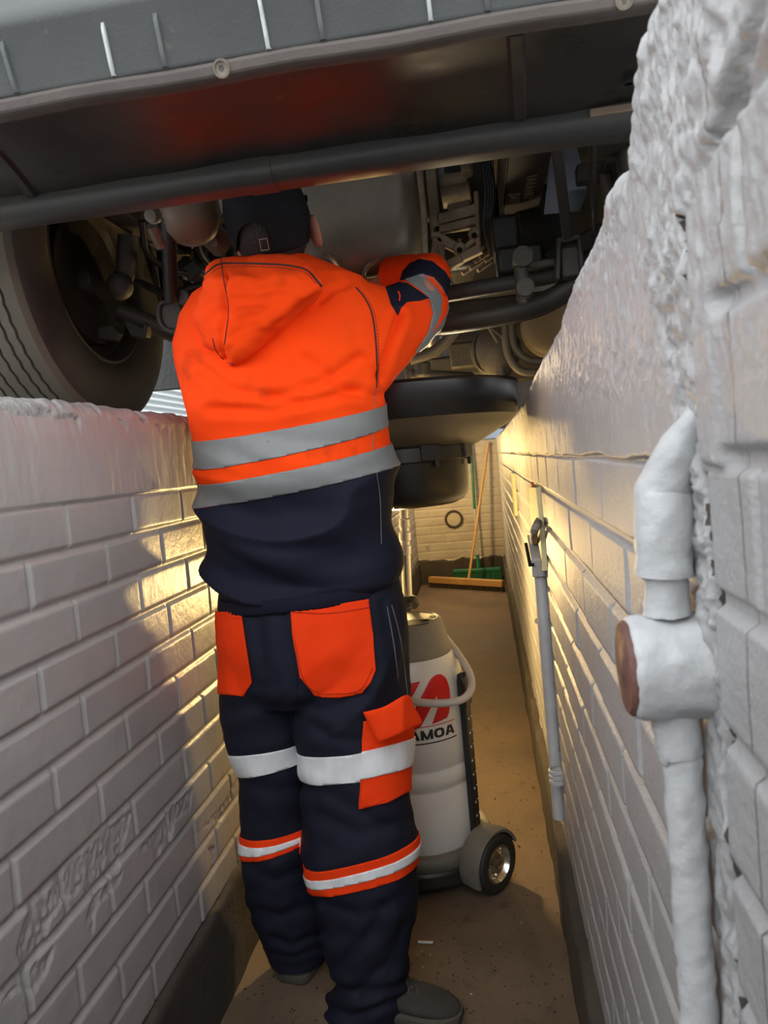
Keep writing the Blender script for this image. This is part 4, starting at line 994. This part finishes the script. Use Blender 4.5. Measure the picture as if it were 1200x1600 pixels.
for L_, a_, w_ in (([(468, 1100), (510, 1110), (570, 1085)], .008, 8), ([(475, 1120), (520, 1150), (560, 1158)], .006, 8), ([(470, 1230), (520, 1245), (600, 1290)], .006, 10), ([(500, 1275), (560, 1300), (640, 1285)], .006, 10),
                   ([(505, 1410), (560, 1430), (630, 1400)], .007, 9), ([(600, 1420), (570, 1470), (520, 1520)], .009, 9), ([(632, 1450), (610, 1500), (560, 1545)], .009, 8), ([(515, 1540), (560, 1552), (636, 1530)], .012, 7), ([(505, 1572), (550, 1590), (600, 1562), (636, 1556)], .012, 7),
                   ([(395, 1350), (430, 1375), (485, 1350)], .007, 9), ([(400, 1420), (440, 1432), (500, 1405)], .008, 8), ([(425, 1465), (455, 1478), (503, 1455)], .009, 6), ([(430, 1487), (460, 1495), (500, 1478)], .007, 5), ([(365, 1110), (410, 1100), (462, 1110)], .007, 9), ([(375, 1220), (420, 1240), (470, 1225)], .006, 10),
                   ([(440, 960), (448, 1010), (462, 1070)], .006, 8), ([(400, 955), (405, 1000), (412, 1040)], .005, 8), ([(600, 945), (612, 1010), (615, 1070)], .006, 7), ([(622, 950), (630, 1010), (632, 1060)], .005, 6)):
    D = linedist(L_); d += .55 * fr_ * (-a_ * np.exp(-(D / w_) ** 2) + .6 * a_ * np.exp(-((D - 2.2 * w_) / (1.3 * w_)) ** 2))
set_coords(tro, co + nn * d[:, None]); smooth_all(tro)

# ---- hooded sweatshirt ---------------------------------------------
tor = rings_lr([(352, 606, 925, 1.645, .128), (350, 612, 934, 1.645, .133), (344, 618, 915, 1.645, .140), (335, 623, 893, 1.645, .146), (328, 624, 862, 1.645, .15), (326, 624, 830, 1.645, .15), (324, 621, 790, 1.645, .15), (318, 614, 735, 1.645, .152),
                (310, 605, 680, 1.645, .155), (298, 596, 625, 1.645, .158), (286, 592, 570, 1.645, .158), (279, 592, 520, 1.645, .155), (287, 588, 480, 1.648, .145), (306, 570, 450, 1.652, .125), (345, 520, 428, 1.655, .10), (385, 490, 412, 1.65, .07)], -.125)
tor = [tor[0]] + tor[2:]
mb = MB(); mb.loft(tor)
def ring2(pa, pb, Y, b, n=32):
    a_, b_ = at_y(*pa, Y), at_y(*pb, Y); c = (a_ + b_) / 2; u = (b_ - a_) / 2; v = Vector((0, 1, 0)); v = (v - u * v.dot(u) / u.length_squared).normalized()
    return [c + u * math.cos(2 * PI * j / n) + v * b * math.sin(2 * PI * j / n) for j in range(n)]
slv = [ring2((520, 452), (560, 612), 1.64, .10), ring2((560, 440), (596, 612), 1.655, .098), ring2((590, 441), (628, 580), 1.69, .085), ring2((612, 446), (662, 545), 1.725, .075), ring2((632, 432), (690, 510), 1.76, .066), ring2((640, 415), (703, 478), 1.80, .058)]
mb.loft(slv)
mb.tube(smooth_path([at_y(664, 456, 1.775), at_y(672, 431, 1.815), at_y(660, 427, 1.86), at_y(640, 427, 1.90), at_y(621, 429, 1.935), at_y(611, 431, 1.955)], 4), [.055] * 4 + [.054] * 4 + [.050] * 4 + [.047] * 4 + [.043] * 5, 24)
# the hidden left sleeve reaches forward under the sump
L0, L1, L2 = Vector((-.60, 1.66, 1.56)), Vector((-.55, 1.81, 1.58)), Vector((-.37, 1.93, 1.70))
mb.tube(smooth_path([L0, Vector((-.60, 1.74, 1.55)), L1, Vector((-.46, 1.87, 1.64)), L2], 5), [.085] * 5 + [.078] * 5 + [.068] * 5 + [.058] * 6, 24)
hood_me = remeshed(mb, .0058, 3)
co, nn = coords(hood_me); x, y, z = co.T
u = (x + .45)
lowz = sstep(1.34, 1.26, z) * sstep(.93, .99, z)
sw = z - .5 * (u - .02) ** 2 * 2.2 + .10 * u
w1 = vnoise(u * 3.2 + 3, sw * 13, 7.0); w2 = vnoise(u * 5 + sw * 4, sw * 20 + u * 7, 3.0)
d = lowz * (.030 * (1 - 2.4 * np.abs(w1)) + .016 * w2) - .014 * lowz
d += sstep(1.36, 1.42, z) * (.014 * fbm(u * 6 + z * 3, z * 5 - u * 4, y * 3, 3))
arm = sstep(-.24, -.20, x) * sstep(1.4, 1.5, z)
d += arm * .008 * fbm(x * 20 + z * 12, z * 9, y * 9, 2)
d -= .010 * np.exp(-((z - (.955 + .10 * (u + .05))) / .007) ** 2) * (z < 1.05) * 0
_w = np.array([proj(Vector(c)) for c in co]); pu, pv = _w[:, 0], _w[:, 1]; fr_ = (nn[:, 1] < .3) & (x > -.33) & (z > 1.35)
def linedist(pts):
    D = np.full(len(pu), 1e9)
    for (x0, y0), (x1, y1) in zip(pts[:-1], pts[1:]):
        t = np.clip(((pu - x0) * (x1 - x0) + (pv - y0) * (y1 - y0)) / ((x1 - x0) ** 2 + (y1 - y0) ** 2), 0, 1)
        D = np.minimum(D, np.hypot(pu - x0 - t * (x1 - x0), pv - y0 - t * (y1 - y0)))
    return D
D = linedist([(624, 492), (616, 520), (604, 555), (593, 590)]); d += fr_ * (-.014 * np.exp(-(D / 5) ** 2) + .006 * np.exp(-((D - 14) / 9) ** 2))
D = linedist([(540, 446), (520, 452), (500, 470)]); d += (nn[:, 1] < .3) * (-.010 * np.exp(-(D / 6) ** 2))
for L_ in ([(300, 560), (360, 610), (470, 628)], [(560, 560), (500, 600), (420, 622)], [(330, 640), (430, 640), (560, 610)], [(585, 620), (540, 610), (480, 560)]):
    D = linedist(L_); d += (nn[:, 1] < .2) * (z > 1.3) * (-.006 * np.exp(-(D / 7) ** 2) + .004 * np.exp(-((D - 16) / 10) ** 2))
set_coords(hood_me, co + nn * d[:, None])
hi_navy = plane3(at_y(326, 786, 1.65), at_y(455, 770, 1.49), at_y(612, 727, 1.66))
# colour blocking: cut along the navy / orange line and the sleeve's navy elbow
bm = bmesh.new(); bm.from_mesh(hood_me)
bis(bm, *hi_navy)
elb = [(602, 448), (623, 440), (637, 442), (655, 454), (671, 466), (657, 470), (636, 472), (627, 481), (622, 494), (611, 476)]
elb2 = [(624, 438), (629, 423), (640, 411), (656, 404), (676, 408), (696, 424), (708, 444), (708, 466), (700, 470), (691, 448), (678, 433), (660, 428), (636, 437)]
for poly in (elb, elb2):
    for i in range(len(poly)): bis(bm, CAM, ray(*poly[i]).cross(ray(*poly[(i + 1) % len(poly)])).normalized())
for f in bm.faces:
    c = f.calc_center_median(); f.material_index = 0; f.smooth = True
    if (c - hi_navy[0]).dot(hi_navy[1]) < 0: f.material_index = 1
    elif c.x > -.26 and c.z > 1.5:
        q = proj(c)
        for poly in (elb, elb2):
            if in_poly(np.array([q[0]]), np.array([q[1]]), poly)[0]: f.material_index = 1
bm.to_mesh(hood_me); bm.free(); hood_me.materials.append(M_or); hood_me.materials.append(M_navy); smooth_all(hood_me)

# ---- body (one continuous surface) -----------------------------------
HC = at_y(421, 350, 1.62); tilt = Matrix.Rotation(math.radians(20), 3, 'X') @ Matrix.Rotation(math.radians(-5), 3, 'Y')
body = MB()
def shrink(rings, k, kd=None):
    out = []
    for r in rings:
        c = sum(r, Vector()) / len(r); out.append([c + (p - c) * k for p in r])
    return out
body.loft(shrink(pelvis, .80)); body.loft(shrink(legR[:-1], .70)); body.loft(shrink(legL[:-1], .70)); body.loft(shrink(tor[1:-1], .80))
body.tube([at_y(432, 470, 1.66), at_y(428, 415, 1.64), HC + Vector((0, .01, -.06))], [.075, .06, .058], 24)
body.ell(HC, (.080, .098, .118), tilt, 32, 20)
body.ell(HC + tilt @ Vector((0, .035, -.065)), (.058, .066, .062), tilt, 24, 14)
hd = lambda x, y, z: HC + tilt @ Vector((x, y, z))
body.tube([hd(0, .094, .008), hd(0, .112, -.020), hd(0, .098, -.034)], [.008, .014, .009], 10)            # nose
body.ell(hd(0, .093, -.062), (.024, .010, .006)); body.ell(hd(0, .091, -.074), (.021, .010, .007))          # lips
for s_ in (-1, 1):
    body.ell(hd(s_ * .034, .086, .006), (.014, .010, .009)); body.ell(hd(s_ * .034, .088, .022), (.020, .010, .005))
    R3 = tilt @ Matrix.Rotation(s_ * .45, 3, 'Z')
    e0 = hd(s_ * (.092 if s_ > 0 else .068), .004, -.036)
    body.ell(e0, (.009, .022, .034), R3, 20, 12); body.tube([e0 + R3 @ Vector((s_ * .006, .018 * math.cos(a), .030 * math.sin(a))) for a in np.linspace(.6, 5.2, 14)], .006, 8)
def hand(wrist, direction, palm_n, side, k=1.0):
    d_ = Vector(direction).normalized(); n_ = Vector(palm_n); n_ = (n_ - d_ * n_.dot(d_)).normalized(); q = d_.cross(n_) * side
    body.ell(Vector(wrist) + d_ * .045, (.042 * k, .052 * k, .016 * k), Matrix((q, d_, n_)).transposed(), 20, 12)
    for i, (off, ln) in enumerate(((-.033, .072), (-.011, .082), (.011, .076), (.033, .060))):
        b0 = Vector(wrist) + d_ * .082 + q * off
        pts = [b0, b0 + d_ * ln * .45 + n_ * .006, b0 + d_ * ln * .72 + n_ * .026, b0 + d_ * ln * .78 + n_ * .05]
        body.tube([Vector(wrist) + d_ * .05 + q * off * .8] + pts, [.009, .0092, .0088, .0082, .0068], 10)
    t0_ = Vector(wrist) + d_ * .03 + q * -.036
    body.tube([t0_ + q * .02, t0_, t0_ + d_ * .03 + q * -.016 + n_ * .016, t0_ + d_ * .052 + q * -.012 + n_ * .036], [.012, .011, .010, .008], 10)
wR = at_y(607, 432, 1.965)
body.tube(smooth_path([at_y(548, 520, 1.65), at_y(610, 505, 1.70), at_y(664, 455, 1.785), at_y(668, 430, 1.84), at_y(640, 427, 1.90), wR], 5), [.055] * 5 + [.050] * 5 + [.042] * 5 + [.038] * 5 + [.032] * 5 + [.027], 18)
hand(wR, Vector((-.262, 2.10, 1.69)) - wR, (0, .25, 1), 1)
body.tube(smooth_path([L0, Vector((-.60, 1.74, 1.55)), L1, Vector((-.46, 1.87, 1.64)), L2, L2 + Vector((.024, .035, .0))], 5), [.055] * 5 + [.050] * 5 + [.045] * 5 + [.036] * 5 + [.030] * 6, 18)
wL = L2 + Vector((.016, .03, .0)); hand(wL, Vector((-.315, 2.10, 1.695)) - wL, (0, .2, 1), -1)
FT = [(Vector((-.432, 1.602, 0)), Vector((-.148, 1.548, 0))), (Vector((-.568, 1.652, 0)), Vector((-.505, 1.935, 0)))]
for h_, t_ in FT:
    body.tube([h_ + (t_ - h_) * .20 + Vector((0, 0, .14)), h_ + (t_ - h_) * .22 + Vector((0, 0, .05)), h_ + (t_ - h_) * .6 + Vector((0, 0, .035)), h_ + (t_ - h_) * .88 + Vector((0, 0, .025))], [.034, .034, .026, .014], 16)
bme = remeshed(body, .0046, 2); bme.materials.append(M_skin); smooth_all(bme)
base = Vector((-.45, 1.65, 0))
PER = place('person', bme, None, base)
tag(PER, 'person in orange and navy hooded sweatshirt and black cap, arms raised under the vehicle', 'person')

TROm = tro.copy(); HOODm = hood_me.copy()
tro.materials.append(M_navy2)
TRO = place('trousers', tro, PER); HOO = place('hooded_sweatshirt', hood_me, PER)
sT, sH = Surf(TROm), Surf(HOODm)

# bands on the trousers
isR = lambda c: (c.x > -.475 - .03 * (0.6 - c.z)) if c.z > .55 else c.x > (-.475 if c.z > .35 else -.47)
def legband(hi3, lo3, sel, name, m, lift=.0012, thick=.002):
    hi, lo = plane3(*[at_y(*p) for p in hi3]), plane3(*[at_y(*p) for p in lo3]); f = between(lo, hi)
    return patch(TROm, {'pre': lambda c: sel(c) and (c - lo[0]).dot(lo[1]) > -.03 and (c - hi[0]).dot(hi[1]) < .03, 'f': lambda c: f(c)}, [hi, lo], name, m, TRO, lift, thick)
xm = lambda c: proj(c)[0]
selR = lambda c: c.x > at_y(468, 1190, 1.64).x if c.z > .4 else c.x > at_y(481, 1320, 1.64).x
selL = lambda c: not selR(c)
legband([(470, 1166, 1.64), (540, 1180, 1.525), (642, 1150, 1.63)], [(472, 1208, 1.64), (540, 1224, 1.525), (643, 1192, 1.63)], selR, 'reflective_band', M_tapew)
legband([(369, 1170, 1.68), (420, 1174, 1.59), (467, 1160, 1.67)], [(373, 1207, 1.68), (420, 1208, 1.59), (469, 1190, 1.67)], selL, 'reflective_band', M_tapew)
legband([(484, 1342, 1.61), (545, 1350, 1.52), (650, 1305, 1.61)], [(488, 1380, 1.61), (545, 1392, 1.52), (650, 1347, 1.61)], selR, 'knee_band', M_or2)
legband([(485, 1356, 1.61), (545, 1364, 1.52), (650, 1318, 1.61)], [(487, 1369, 1.61), (545, 1379, 1.52), (650, 1333, 1.61)], selR, 'knee_tape', M_tapew, .0036, .0015)
legband([(386, 1295, 1.69), (425, 1310, 1.60), (477, 1284, 1.69)], [(390, 1328, 1.69), (425, 1339, 1.60), (480, 1306, 1.69)], selL, 'knee_band', M_or2)
legband([(387, 1304, 1.69), (425, 1320, 1.60), (477, 1292, 1.69)], [(389, 1319, 1.69), (425, 1331, 1.60), (479, 1299, 1.69)], selL, 'knee_tape', M_tapew, .0036, .0015)
# pockets
def pocket(poly, name, m, y0, lift=.002, thick=.003, pre=None):
    zs = [at_y(*p, 1.6).z for p in poly]; a, b = min(zs) - .05, max(zs) + .05
    return patch(TROm, {'pre': lambda c: c.y < y0 and a < c.z < b and (pre is None or pre(c)), 'f': lambda c: True}, [], name, m, TRO, lift, thick, [poly])
backR = [(454, 943), (512, 946), (575, 936), (582, 990), (587, 1047), (578, 1068), (565, 1082), (530, 1089), (505, 1089), (490, 1084), (470, 1058), (458, 990)]
pk = pocket(backR, 'back_pocket', M_or2, 1.62)
backL = [(338, 950), (344, 956), (378, 955), (386, 1010), (395, 1066), (382, 1087), (352, 1083), (345, 1020)]
pk2 = pocket([(332, 952)] + backL[1:5] + [(382, 1087), (340, 1084)], 'back_pocket', M_or2, 1.68)
cargo = [(567, 1126), (600, 1120), (660, 1096), (660, 1222), (603, 1254), (561, 1262)]
pk3 = pocket(cargo, 'cargo_pocket', M_or2, 1.66, .003, .004, lambda c: c.x > -.42)
cw_hi, cw_lo = plane3(at_y(565, 1172, 1.54), at_y(600, 1166, 1.53), at_y(643, 1152, 1.62)), plane3(at_y(565, 1214, 1.54), at_y(600, 1210, 1.53), at_y(643, 1194, 1.62))
fb = between(cw_lo, cw_hi)
patch(TROm, {'pre': lambda c: c.x > -.42 and c.y < 1.66 and .25 < c.z < .9, 'f': fb}, [cw_hi, cw_lo], 'pocket_tape', M_tapew, TRO, .0085, .0015, [[(565, 1120), (660, 1096), (660, 1230), (561, 1262)]])
# cargo flap, standing a little off the leg
fl_ = [(567, 1113), (600, 1104), (636, 1086), (648, 1106), (659, 1128), (645, 1138), (622, 1149), (600, 1158), (590, 1157), (582, 1143)]
def fy(x, y):
    return float(np.interp(x, [560, 600, 630, 645, 662], [1.525, 1.510, 1.520, 1.545, 1.57])) - .004 * (y - 1085) / 60
pm = pillow(fl_, 0, .006, .006, None, Yf=fy, e=(6, .5)); flap = pm.build('pocket_flap', M_or2, TRO)
side_flap = pillow([(356, 1106), (362, 1108), (366, 1124), (357, 1122)], 1.66, .008, .008, None); side_flap.build('pocket_flap', M_or2, TRO)
M_dor = mat('orange_thread', (.55, .03, .004), .8)
for pts in ([(455, 956), (512, 958), (577, 949)], [(339, 961), (360, 966), (380, 965)], [(566, 1200), (566, 1256), (603, 1249), (640, 1226)], [(460, 1000), (472, 1056), (493, 1081), (530, 1084), (563, 1077), (582, 1044)]):
    seam(sT, pts, .0008, M_dor, 'stitching', TRO, lift=.0075)
for pts in ([(612, 945), (626, 1000), (634, 1060), (637, 1088)], [(605, 948), (616, 1010), (622, 1060)]): seam(sT, pts, .0011, M_stitch2, 'seam', TRO)
seam(sT, [(470, 950), (468, 1000), (464, 1060), (463, 1095)], .0016, M_navy, 'seam', TRO)
seam(sT, [(622, 1380), (620, 1440), (610, 1500), (598, 1535)], .0012, M_navy, 'seam', TRO)

# reflective bands on the sweatshirt
def torsoband(hi3, lo3):
    hi, lo = plane3(*[at_y(*p) for p in hi3]), plane3(*[at_y(*p) for p in lo3]); f = between(lo, hi)
    return patch(HOODm, {'pre': lambda c: 1.1 < c.z < 1.5 and c.x < -.17 and c.y < 1.82, 'f': f}, [hi, lo], 'reflective_band', M_tape, HOO, .001, .0018)
torsoband([(307, 684, 1.65), (455, 668, 1.49), (600, 631, 1.66)], [(312, 724, 1.65), (455, 710, 1.49), (604, 664, 1.66)])
torsoband([(320, 750, 1.65), (455, 734, 1.49), (606, 693, 1.66)], [(326, 786, 1.65), (455, 770, 1.49), (612, 727, 1.66)])
aband = [(633, 438), (660, 428), (677, 434), (691, 448), (700, 470), (708, 468), (708, 478), (690, 512), (662, 548), (648, 550), (668, 520), (676, 490), (670, 466), (655, 452)]
patch(HOODm, {'pre': lambda c: c.x > -.30 and c.z > 1.38, 'f': lambda c: True}, [], 'sleeve_band', M_tape, HOO, .001, .0018, [aband])
stripe = [(662, 431), (677, 435), (690, 449), (699, 471), (695, 492), (676, 519), (688, 490), (690, 468), (682, 451), (672, 440)]
patch(HOODm, {'pre': lambda c: c.x > -.30 and c.z > 1.38, 'f': lambda c: True}, [], 'sleeve_stripe', M_or, HOO, .0032, .0012, [stripe])
# ribbed hem
hem = rings_lr([(349, 611, 940, 1.645, .128), (350, 612, 952, 1.645, .127)], -.125)
r0 = rings_lr([(346, 616, 916, 1.645, .137), (348, 614, 924, 1.645, .136), (349, 613, 934, 1.645, .134), (352, 611, 938, 1.645, .130), (356, 607, 938, 1.645, .122), (358, 605, 925, 1.645, .118)], -.125, n=180)
rings = [[p + (p - sum(r, Vector()) / len(r)).normalized() * (.0010 if j % 2 else -.0006) for j, p in enumerate(r)] for r in r0]
q = MB(); q.loft(rings, cap=False); q.build('ribbed_hem', M_navy, HOO, sharp=None)
# hood hanging on the back
hpoly = [(311, 441), (318, 420), (338, 404), (365, 397), (420, 397), (468, 403), (490, 417), (504, 444), (497, 466), (470, 490), (432, 524), (397, 554), (366, 572), (352, 570), (333, 556), (312, 530), (301, 504), (302, 482), (310, 462)]
def hy(x, y): return 1.496 + .10 * max(0, (430 - y) / 40) ** 1.5 - .03 * max(0, min(1, (560 - y) / 120)) + .00000
pm = pillow(hpoly, 0, .072, .07, None, Yf=hy, e=(3.4, .55), center=(392, 478), n=160, k=26)
hm = pm.mesh([M_or], True, None)
co, nn = coords(hm); u, v = np.array([proj(Vector(c)) for c in co]).T; fr = nn[:, 1] < 0
crease = -.012 * np.exp(-((v - (455 + (u - 360) * -.22 + 18 * np.sin((u - 330) / 40))) / 9) ** 2) * sstep(360, 420, u) * 0
d = .016 * fbm(u / 70 + v / 60, v / 45 - u / 90, 2.0, 3)
d += -.007 * np.exp(-((u - (350 + 3 * np.sin(v / 30))) / 3.5) ** 2) * sstep(412, 425, v)
d += -.010 * np.exp(-(((v - 470) + (u - 500) * .62) / 10) ** 2) * sstep(400, 470, u) * sstep(515, 480, u)
d += .008 * np.exp(-(((v - 445) + (u - 500) * .62) / 14) ** 2) * sstep(400, 450, u)
d += -.006 * np.exp(-((v - (540 + (u - 300) * .45)) / 5) ** 2) * sstep(318, 330, u) * sstep(365, 345, u)
set_coords(hm, co + nn * (d * fr)[:, None])
HM2 = hm.copy(); hoodo = place('hood', hm, HOO)
sHd = Surf(HM2)
seam(sHd, [(313, 438), (326, 424), (344, 413), (380, 412), (420, 413), (455, 416), (480, 423), (497, 441), (502, 447)], .0027, M_stitch, 'piping', hoodo)
seam(sHd, [(313, 444), (328, 429), (345, 418), (380, 416.5), (420, 417.5), (455, 420.5), (478, 427), (494, 444)], .0008, M_stitch, 'stitching', hoodo, dash=.004)
seam(sHd, [(345, 404), (350, 440), (357, 480), (353, 520), (350, 540)], .0010, M_stitch, 'seam', hoodo)
seam(sHd, [(332, 528), (338, 548), (352, 564), (366, 570)], .0011, M_stitch, 'seam', hoodo)
seam(sH, [(556, 449), (570, 466), (581, 490), (587, 530), (589, 570), (588, 606)], .0021, M_stitch, 'shoulder_seam', HOO)
seam(sH, [(561, 449), (574, 466), (585, 490), (591, 530), (592, 570), (591, 606)], .0008, M_stitch, 'stitching', HOO, dash=.005)
seam(sH, [(588, 606), (584, 640), (582, 690), (588, 735), (594, 780), (596, 850)], .0009, M_stitch2, 'side_seam', HOO)
zp = [sH.hit(622, 455), sH.hit(625, 462), sH.hit(624, 470)]
if all(zp): MB().tube(zp, .0018, 6).build('zip_pull', M_or2, HOO)

# ---- cap and hair ----------------------------------------------------
hr = MB(); hr.ell(HC + tilt @ Vector((0, -.006, .006)), (.0845, .099, .121), tilt, 40, 24)
hme = hr.mesh([M_hair]); bm = bmesh.new(); bm.from_mesh(hme)
bis(bm, HC + tilt @ Vector((0, .03, -.02)), tilt @ Vector((0, .75, -.65)))
bmesh.ops.delete(bm, geom=[f for f in bm.faces if (f.calc_center_median() - (HC + tilt @ Vector((0, .03, -.02)))).dot(tilt @ Vector((0, .75, -.65))) > 0], context='FACES'); bm.to_mesh(hme); bm.free()
place('hair', hme, PER)
cp_ = MB(); cp_.ell(HC + tilt @ Vector((0, -.004, .012)), (.0925, .112, .122), tilt, 64, 40)
cme = cp_.mesh([M_cap]); bm = bmesh.new(); bm.from_mesh(cme)
_a, _n = plane3(at_y(352, 402, 1.58), at_y(421, 402, 1.51), at_y(490, 382, 1.60)); cpl = (_a, -_n); bis(bm, *cpl)
arch = [(370, 405), (370, 372), (374, 360), (383, 351), (395, 348), (407, 351), (417, 359), (423, 371), (425, 405)]
for i in range(len(arch) - 1): bis(bm, CAM, ray(*arch[i]).cross(ray(*arch[i + 1])).normalized())
def gone(f):
    c = f.calc_center_median()
    if (c - cpl[0]).dot(cpl[1]) > 0: return True
    if c.y < HC.y:
        q = proj(c); return bool(in_poly(np.array([q[0]]), np.array([q[1]]), arch)[0])
    return False
bmesh.ops.delete(bm, geom=[f for f in bm.faces if gone(f)], context='FACES')
bm.to_mesh(cme); bm.free(); co, nn = coords(cme); set_coords(cme, co + nn * (.004 * fbm(co[:, 0] * 18, co[:, 1] * 18, co[:, 2] * 25, 3))[:, None]); smooth_all(cme)
CAPm = cme.copy(); CAPo = place('cap', cme, PER); md = CAPo.modifiers.new('thick', 'SOLIDIFY'); md.thickness = .0025; md.offset = -1
fullcap = MB().ell(HC + tilt @ Vector((0, -.004, .012)), (.094, .1135, .1235), tilt, 48, 30).mesh([M_cap]); sC = Surf(fullcap)
def strip(surf, pts, hw, name, m, parent, th=.0018):
    up = []; dn = []
    for (x_, y_) in pts: up.append(surf.hit(x_, y_ - hw)); dn.append(surf.hit(x_, y_ + hw))
    if any(p is None for p in up + dn): return None
    mb = MB(); mb.loft([[a, a + Vector((0, -th, 0)), b + Vector((0, -th, 0)), b] for a, b in zip(up, dn)]); return mb.build(name, m, parent, smooth=False)
strip(sC, [(366, 389), (380, 391), (398, 392), (415, 391), (428, 388)], 5, 'strap', M_cap, CAPo)
P4 = [sC.hit(x_, y_, .003) for x_, y_ in ((405, 374), (417, 372.5), (420.5, 390), (408.5, 391.5))]
if all(P4):
    q = MB()
    for i in range(4): q.tube([P4[i], P4[(i + 1) % 4]], .0009, 8)
    q.build('buckle', M_steelb, CAPo)
br = MB()
br.loft([[hd(s * .080, y0 + .0, .0 + dz) for s in (-1, -.5, 0, .5, 1)] + [hd(s * .074, y0 + .075 * (1 - .5 * s * s), .012 + dz) for s in (1, .5, 0, -.5, -1)] for y0, dz in ((.082, .026), (.082, .030))]); br.build('brim', M_cap, CAPo)

# ---- shoes -----------------------------------------------------------
def shoe(h_, t_, name='shoe'):
    d_ = (t_ - h_).normalized(); L_ = (t_ - h_).length; q = Vector((d_.y, -d_.x, 0))
    T = [0, .03, .10, .22, .35, .50, .64, .78, .90, .97, 1.0]
    W = [.022, .036, .041, .041, .039, .042, .047, .047, .038, .024, .010]
    H = [.045, .070, .080, .086, .080, .068, .058, .050, .043, .034, .027]
    up = MB(); rings = []
    for t, w_, h in zip(T, W, H):
        c = h_ + d_ * (t * L_); ring_ = []
        for j in range(28):
            a = 2 * PI * j / 28; ca, sa = math.cos(a), math.sin(a)
            zz_ = .016 + (h - .016) * (.5 + .5 * math.copysign(abs(sa) ** .75, sa))
            ring_.append(c + q * (w_ * math.copysign(abs(ca) ** .7, ca) * (1 - .22 * max(0, sa))) + Vector((0, 0, zz_)))
        rings.append(ring_)
    up.loft(rings); me = up.mesh([M_shoe]); o = place(name, me, PER); md = o.modifiers.new('s', 'SUBSURF'); md.levels = md.render_levels = 2
    so = MB(); rings = []
    for z, k in ((.001, .98), (.004, 1.03), (.014, 1.06), (.022, 1.05), (.024, .96)):
        pts = []
        for t, w_ in zip(T, W): pts.append(h_ + d_ * (t * L_ + (k - 1) * .1 * (t - .5)) + q * (w_ + .003) * k + Vector((0, 0, z)))
        for t, w_ in list(zip(T, W))[::-1]: pts.append(h_ + d_ * (t * L_ + (k - 1) * .1 * (t - .5)) - q * (w_ + .003) * k + Vector((0, 0, z)))
        rings.append(pts)
    so.loft(rings); so.build('sole', M_sole, o, sharp=50)
    for k in range(4):
        t = .40 + k * .075; c = h_ + d_ * (t * L_); hh = float(np.interp(t, T, H)) + .002
        MB().tube(smooth_path([c - q * .022 + Vector((0, 0, hh - .014)), c - q * .01 + Vector((0, 0, hh - .003)), c + d_ * .008 + Vector((0, 0, hh)), c + q * .01 + d_ * .014 + Vector((0, 0, hh - .003)), c + q * .022 + d_ * .016 + Vector((0, 0, hh - .014))], 4), .0022, 8).build('lace', M_sole, o)
    return o
for h_, t_ in FT: shoe(h_, t_)
# ---------------------------------------------------------------- light
w = bpy.data.worlds.new('World'); scene.world = w; w.use_nodes = True
nt = w.node_tree; N = nt.nodes; L = nt.links
tc = N.new('ShaderNodeTexCoord'); sx = N.new('ShaderNodeSeparateXYZ'); L.new(tc.outputs['Generated'], sx.inputs[0])
cr = N.new('ShaderNodeValToRGB'); L.new(sx.outputs['Z'], cr.inputs['Fac'])
cr.color_ramp.elements[0].position = 0; cr.color_ramp.elements[0].color = (.96, .98, 1.0, 1)
cr.color_ramp.elements[1].position = .5; cr.color_ramp.elements[1].color = (.95, .98, 1.0, 1)
L.new(cr.outputs['Color'], N['Background'].inputs['Color']); N['Background'].inputs['Strength'].default_value = 1.2

def area(name, loc, target, size, energy, col, sy=None):
    l = bpy.data.lights.new(name, 'AREA'); l.energy = energy; l.color = col; l.size = size
    if sy: l.shape = 'RECTANGLE'; l.size_y = sy
    o = _link(bpy.data.objects.new(name, l)); o.location = loc
    o.rotation_euler = (Vector(target) - Vector(loc)).to_track_quat('-Z', 'Y').to_euler(); return o
def point(name, loc, energy, col, r):
    l = bpy.data.lights.new(name, 'POINT'); l.energy = energy; l.color = col; l.shadow_soft_size = r
    o = _link(bpy.data.objects.new(name, l)); o.location = loc; return o
WARM = (1.0, .66, .25)
point('pit_lamp', (-.36, 2.68, .87), 13, WARM, .035)
point('far_lamp', (-.58, 6.1, 1.25), 15, WARM, .04)
point('sump_fill', (-.06, 2.22, 1.50), 1.3, (1.0, .78, .48), .05)  # added fill without a known source, brightens sump and castings from below
scene.view_settings.view_transform = 'Standard'; scene.view_settings.look = 'None'
scene.view_settings.exposure = 1.65; scene.view_settings.gamma = 1.0; scene.view_settings.use_curve_mapping = False
